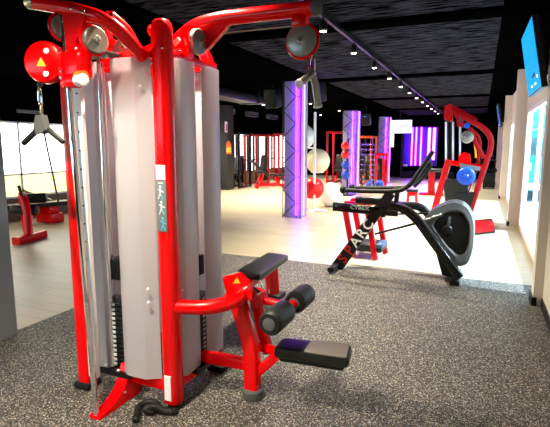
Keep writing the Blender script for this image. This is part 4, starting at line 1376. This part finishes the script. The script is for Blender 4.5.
# wall televisions ----------------------------------------------------
def wall_tv(lab, bl_, br_, tl_, tr2, scr='screen'):
    c = (bl_ + br_ + tl_ + tr2) / 4
    t = thing('wall_mounted_tv', lab, 'television', c, 'televisions on the window wall')
    u = (br_ - bl_); v = (tl_ - bl_)
    nrm = u.cross(v).normalized()
    if nrm.dot(CAM - c) < 0: nrm = -nrm
    MB().prism([bl_, br_, tr2, tl_], nrm * .05).build('casing', M['black'], t)
    ins = lambda p: p.lerp(c, .035) + nrm * .027
    MB().prism([ins(bl_), ins(br_), ins(tr2), ins(tl_)], nrm * .004).build('screen', M[scr], t)
    back = c - nrm * .026
    MB().rtube([back, (back + V((.52, c.y + .05, c.z))) / 2 + V((0, 0, .0)), V((XR, c.y + .05, c.z))], .07, .12).build('wall_arm', M['black'], t)
    MB().box(c - nrm * .06, (.12, .5, .4), bev=.02).build('mount_plate', M['black'], t)
    # screen captions
    for fu, fv, wu, hv_ in ((.35, .10, .10, .03), (.62, .10, .09, .03), (.82, .17, .06, .04)):
        p = bl_ + u * fu + v * fv + nrm * .030
        MB().prism([p, p + u * wu, p + u * wu + v * hv_, p + v * hv_], nrm * .002).build('screen_caption', M['screenwhite'], t)
    mb = MB()
    p = bl_ + u * .70 + v * .35 + nrm * .030
    mb.prism([p, p + u * .2 + v * -.04, p + u * .25 + v * .38, p + u * .1 + v * .3, p + u * .05 + v * .12], nrm * .002)
    mb.build('screen_shape', mat('deep_blue_screen', (.01, .05, .2), emit=(0, .16, .55), estr=1, var=0), t)
    return t


B0, B1 = PY(531.5, 97, 6.0), PY(545, 86.5, 4.95)
T0_, T1_ = PY(524, 38.5, 6.05), PY(535, 14.5, 5.0)
wall_tv('large tilted blue television high on the window wall above the nearest window', B0, B1, T0_, T1_)
dyy = V((0, 10.0, 0))
wall_tv('second tilted television farther along the window wall, seen edge on', B0 + dyy, B1 + dyy, T0_ + dyy, T1_ + dyy, 'screendim')

# ================================================================== OUTSIDE
struct('ground_outside', MB().bx(1.0, 40, -10, 60, -.25, -.05), M['pave'])
vn = thing('parked_van', 'blue van parked outside the window wall', 'van', (1.92, 17.4, -.05))
MB().bx(.97, 2.87, 15.0, 19.8, .25, 2.0, bev=.18).build('body', M['vanblue'], vn)
MB().bx(.955, .99, 16.6, 18.3, 1.25, 1.75, bev=.01).build('side_window', M['gloss'], vn)
MB().bx(1.15, 2.69, 14.985, 15.02, 1.25, 1.75, bev=.01).build('rear_window', mat('teal_glass', (.03, .14, .18), .15), vn)
MB().bx(1.0, 2.84, 14.97, 15.02, .30, .48, bev=.02).build('bumper', M['white'], vn)
MB().bx(1.05, 1.30, 14.98, 15.02, .85, 1.05, bev=.01).build('lamp', M['white'], vn)
for yy in (15.9, 18.9):
    for xx in (.99, 2.65):
        MB().cyl((xx, yy, .27), (xx + .2, yy, .27), .32, n=22, bev=.04).build('wheel', M['tyre'], vn)
for i, (x, yy, h) in enumerate(((2.2, 24, 3.2), (4.8, 27, 4.0), (3.2, 36, 4.5))):
    t = thing('street_tree', ['leafy tree just beyond the blue van outside the windows', 'leafy tree outside, set back from the glass behind the van', 'leafy tree outside, farthest along the street'][i], 'tree', (x, yy, -.05), 'trees outside the windows')
    MB().cyl((x, yy, -.05), (x, yy, h * .6), .12, n=10).build('trunk', M['parapet'], t)
    mb = MB()
    for k_ in range(14):
        mb.sph((x + random.uniform(-.9, .9), yy + random.uniform(-.9, .9), h * .62 + random.uniform(-.7, 1.0)), random.uniform(.4, .75), n=12)
    mb.build('crown', M['teal'], t)

# ================================================================== LIGHT
w = bpy.data.worlds.new('world'); SC.world = w
w.use_nodes = True
bg = w.node_tree.nodes['Background']
bg.inputs['Color'].default_value = (0.62, 0.88, 1.0, 1)
bg.inputs['Strength'].default_value = 3.5
sl = bpy.data.lights.new('sun', 'SUN')
sl.energy = 16.0; sl.color = (0.76, 0.91, 1.0); sl.angle = math.radians(6)
so = bpy.data.objects.new('sun', sl); COL.objects.link(so)
so.rotation_euler = V((-1.0, 0.10, -0.80)).to_track_quat('-Z', 'Y').to_euler()
so.location = (6, 8, 8)

for o in MADE:
    if '_o' in o: del o['_o']
vs_ = SC.view_settings
vs_.view_transform = 'Standard'
vs_.look = 'None'
vs_.exposure = 0.35
vs_.gamma = 1.0
vs_.use_curve_mapping = False
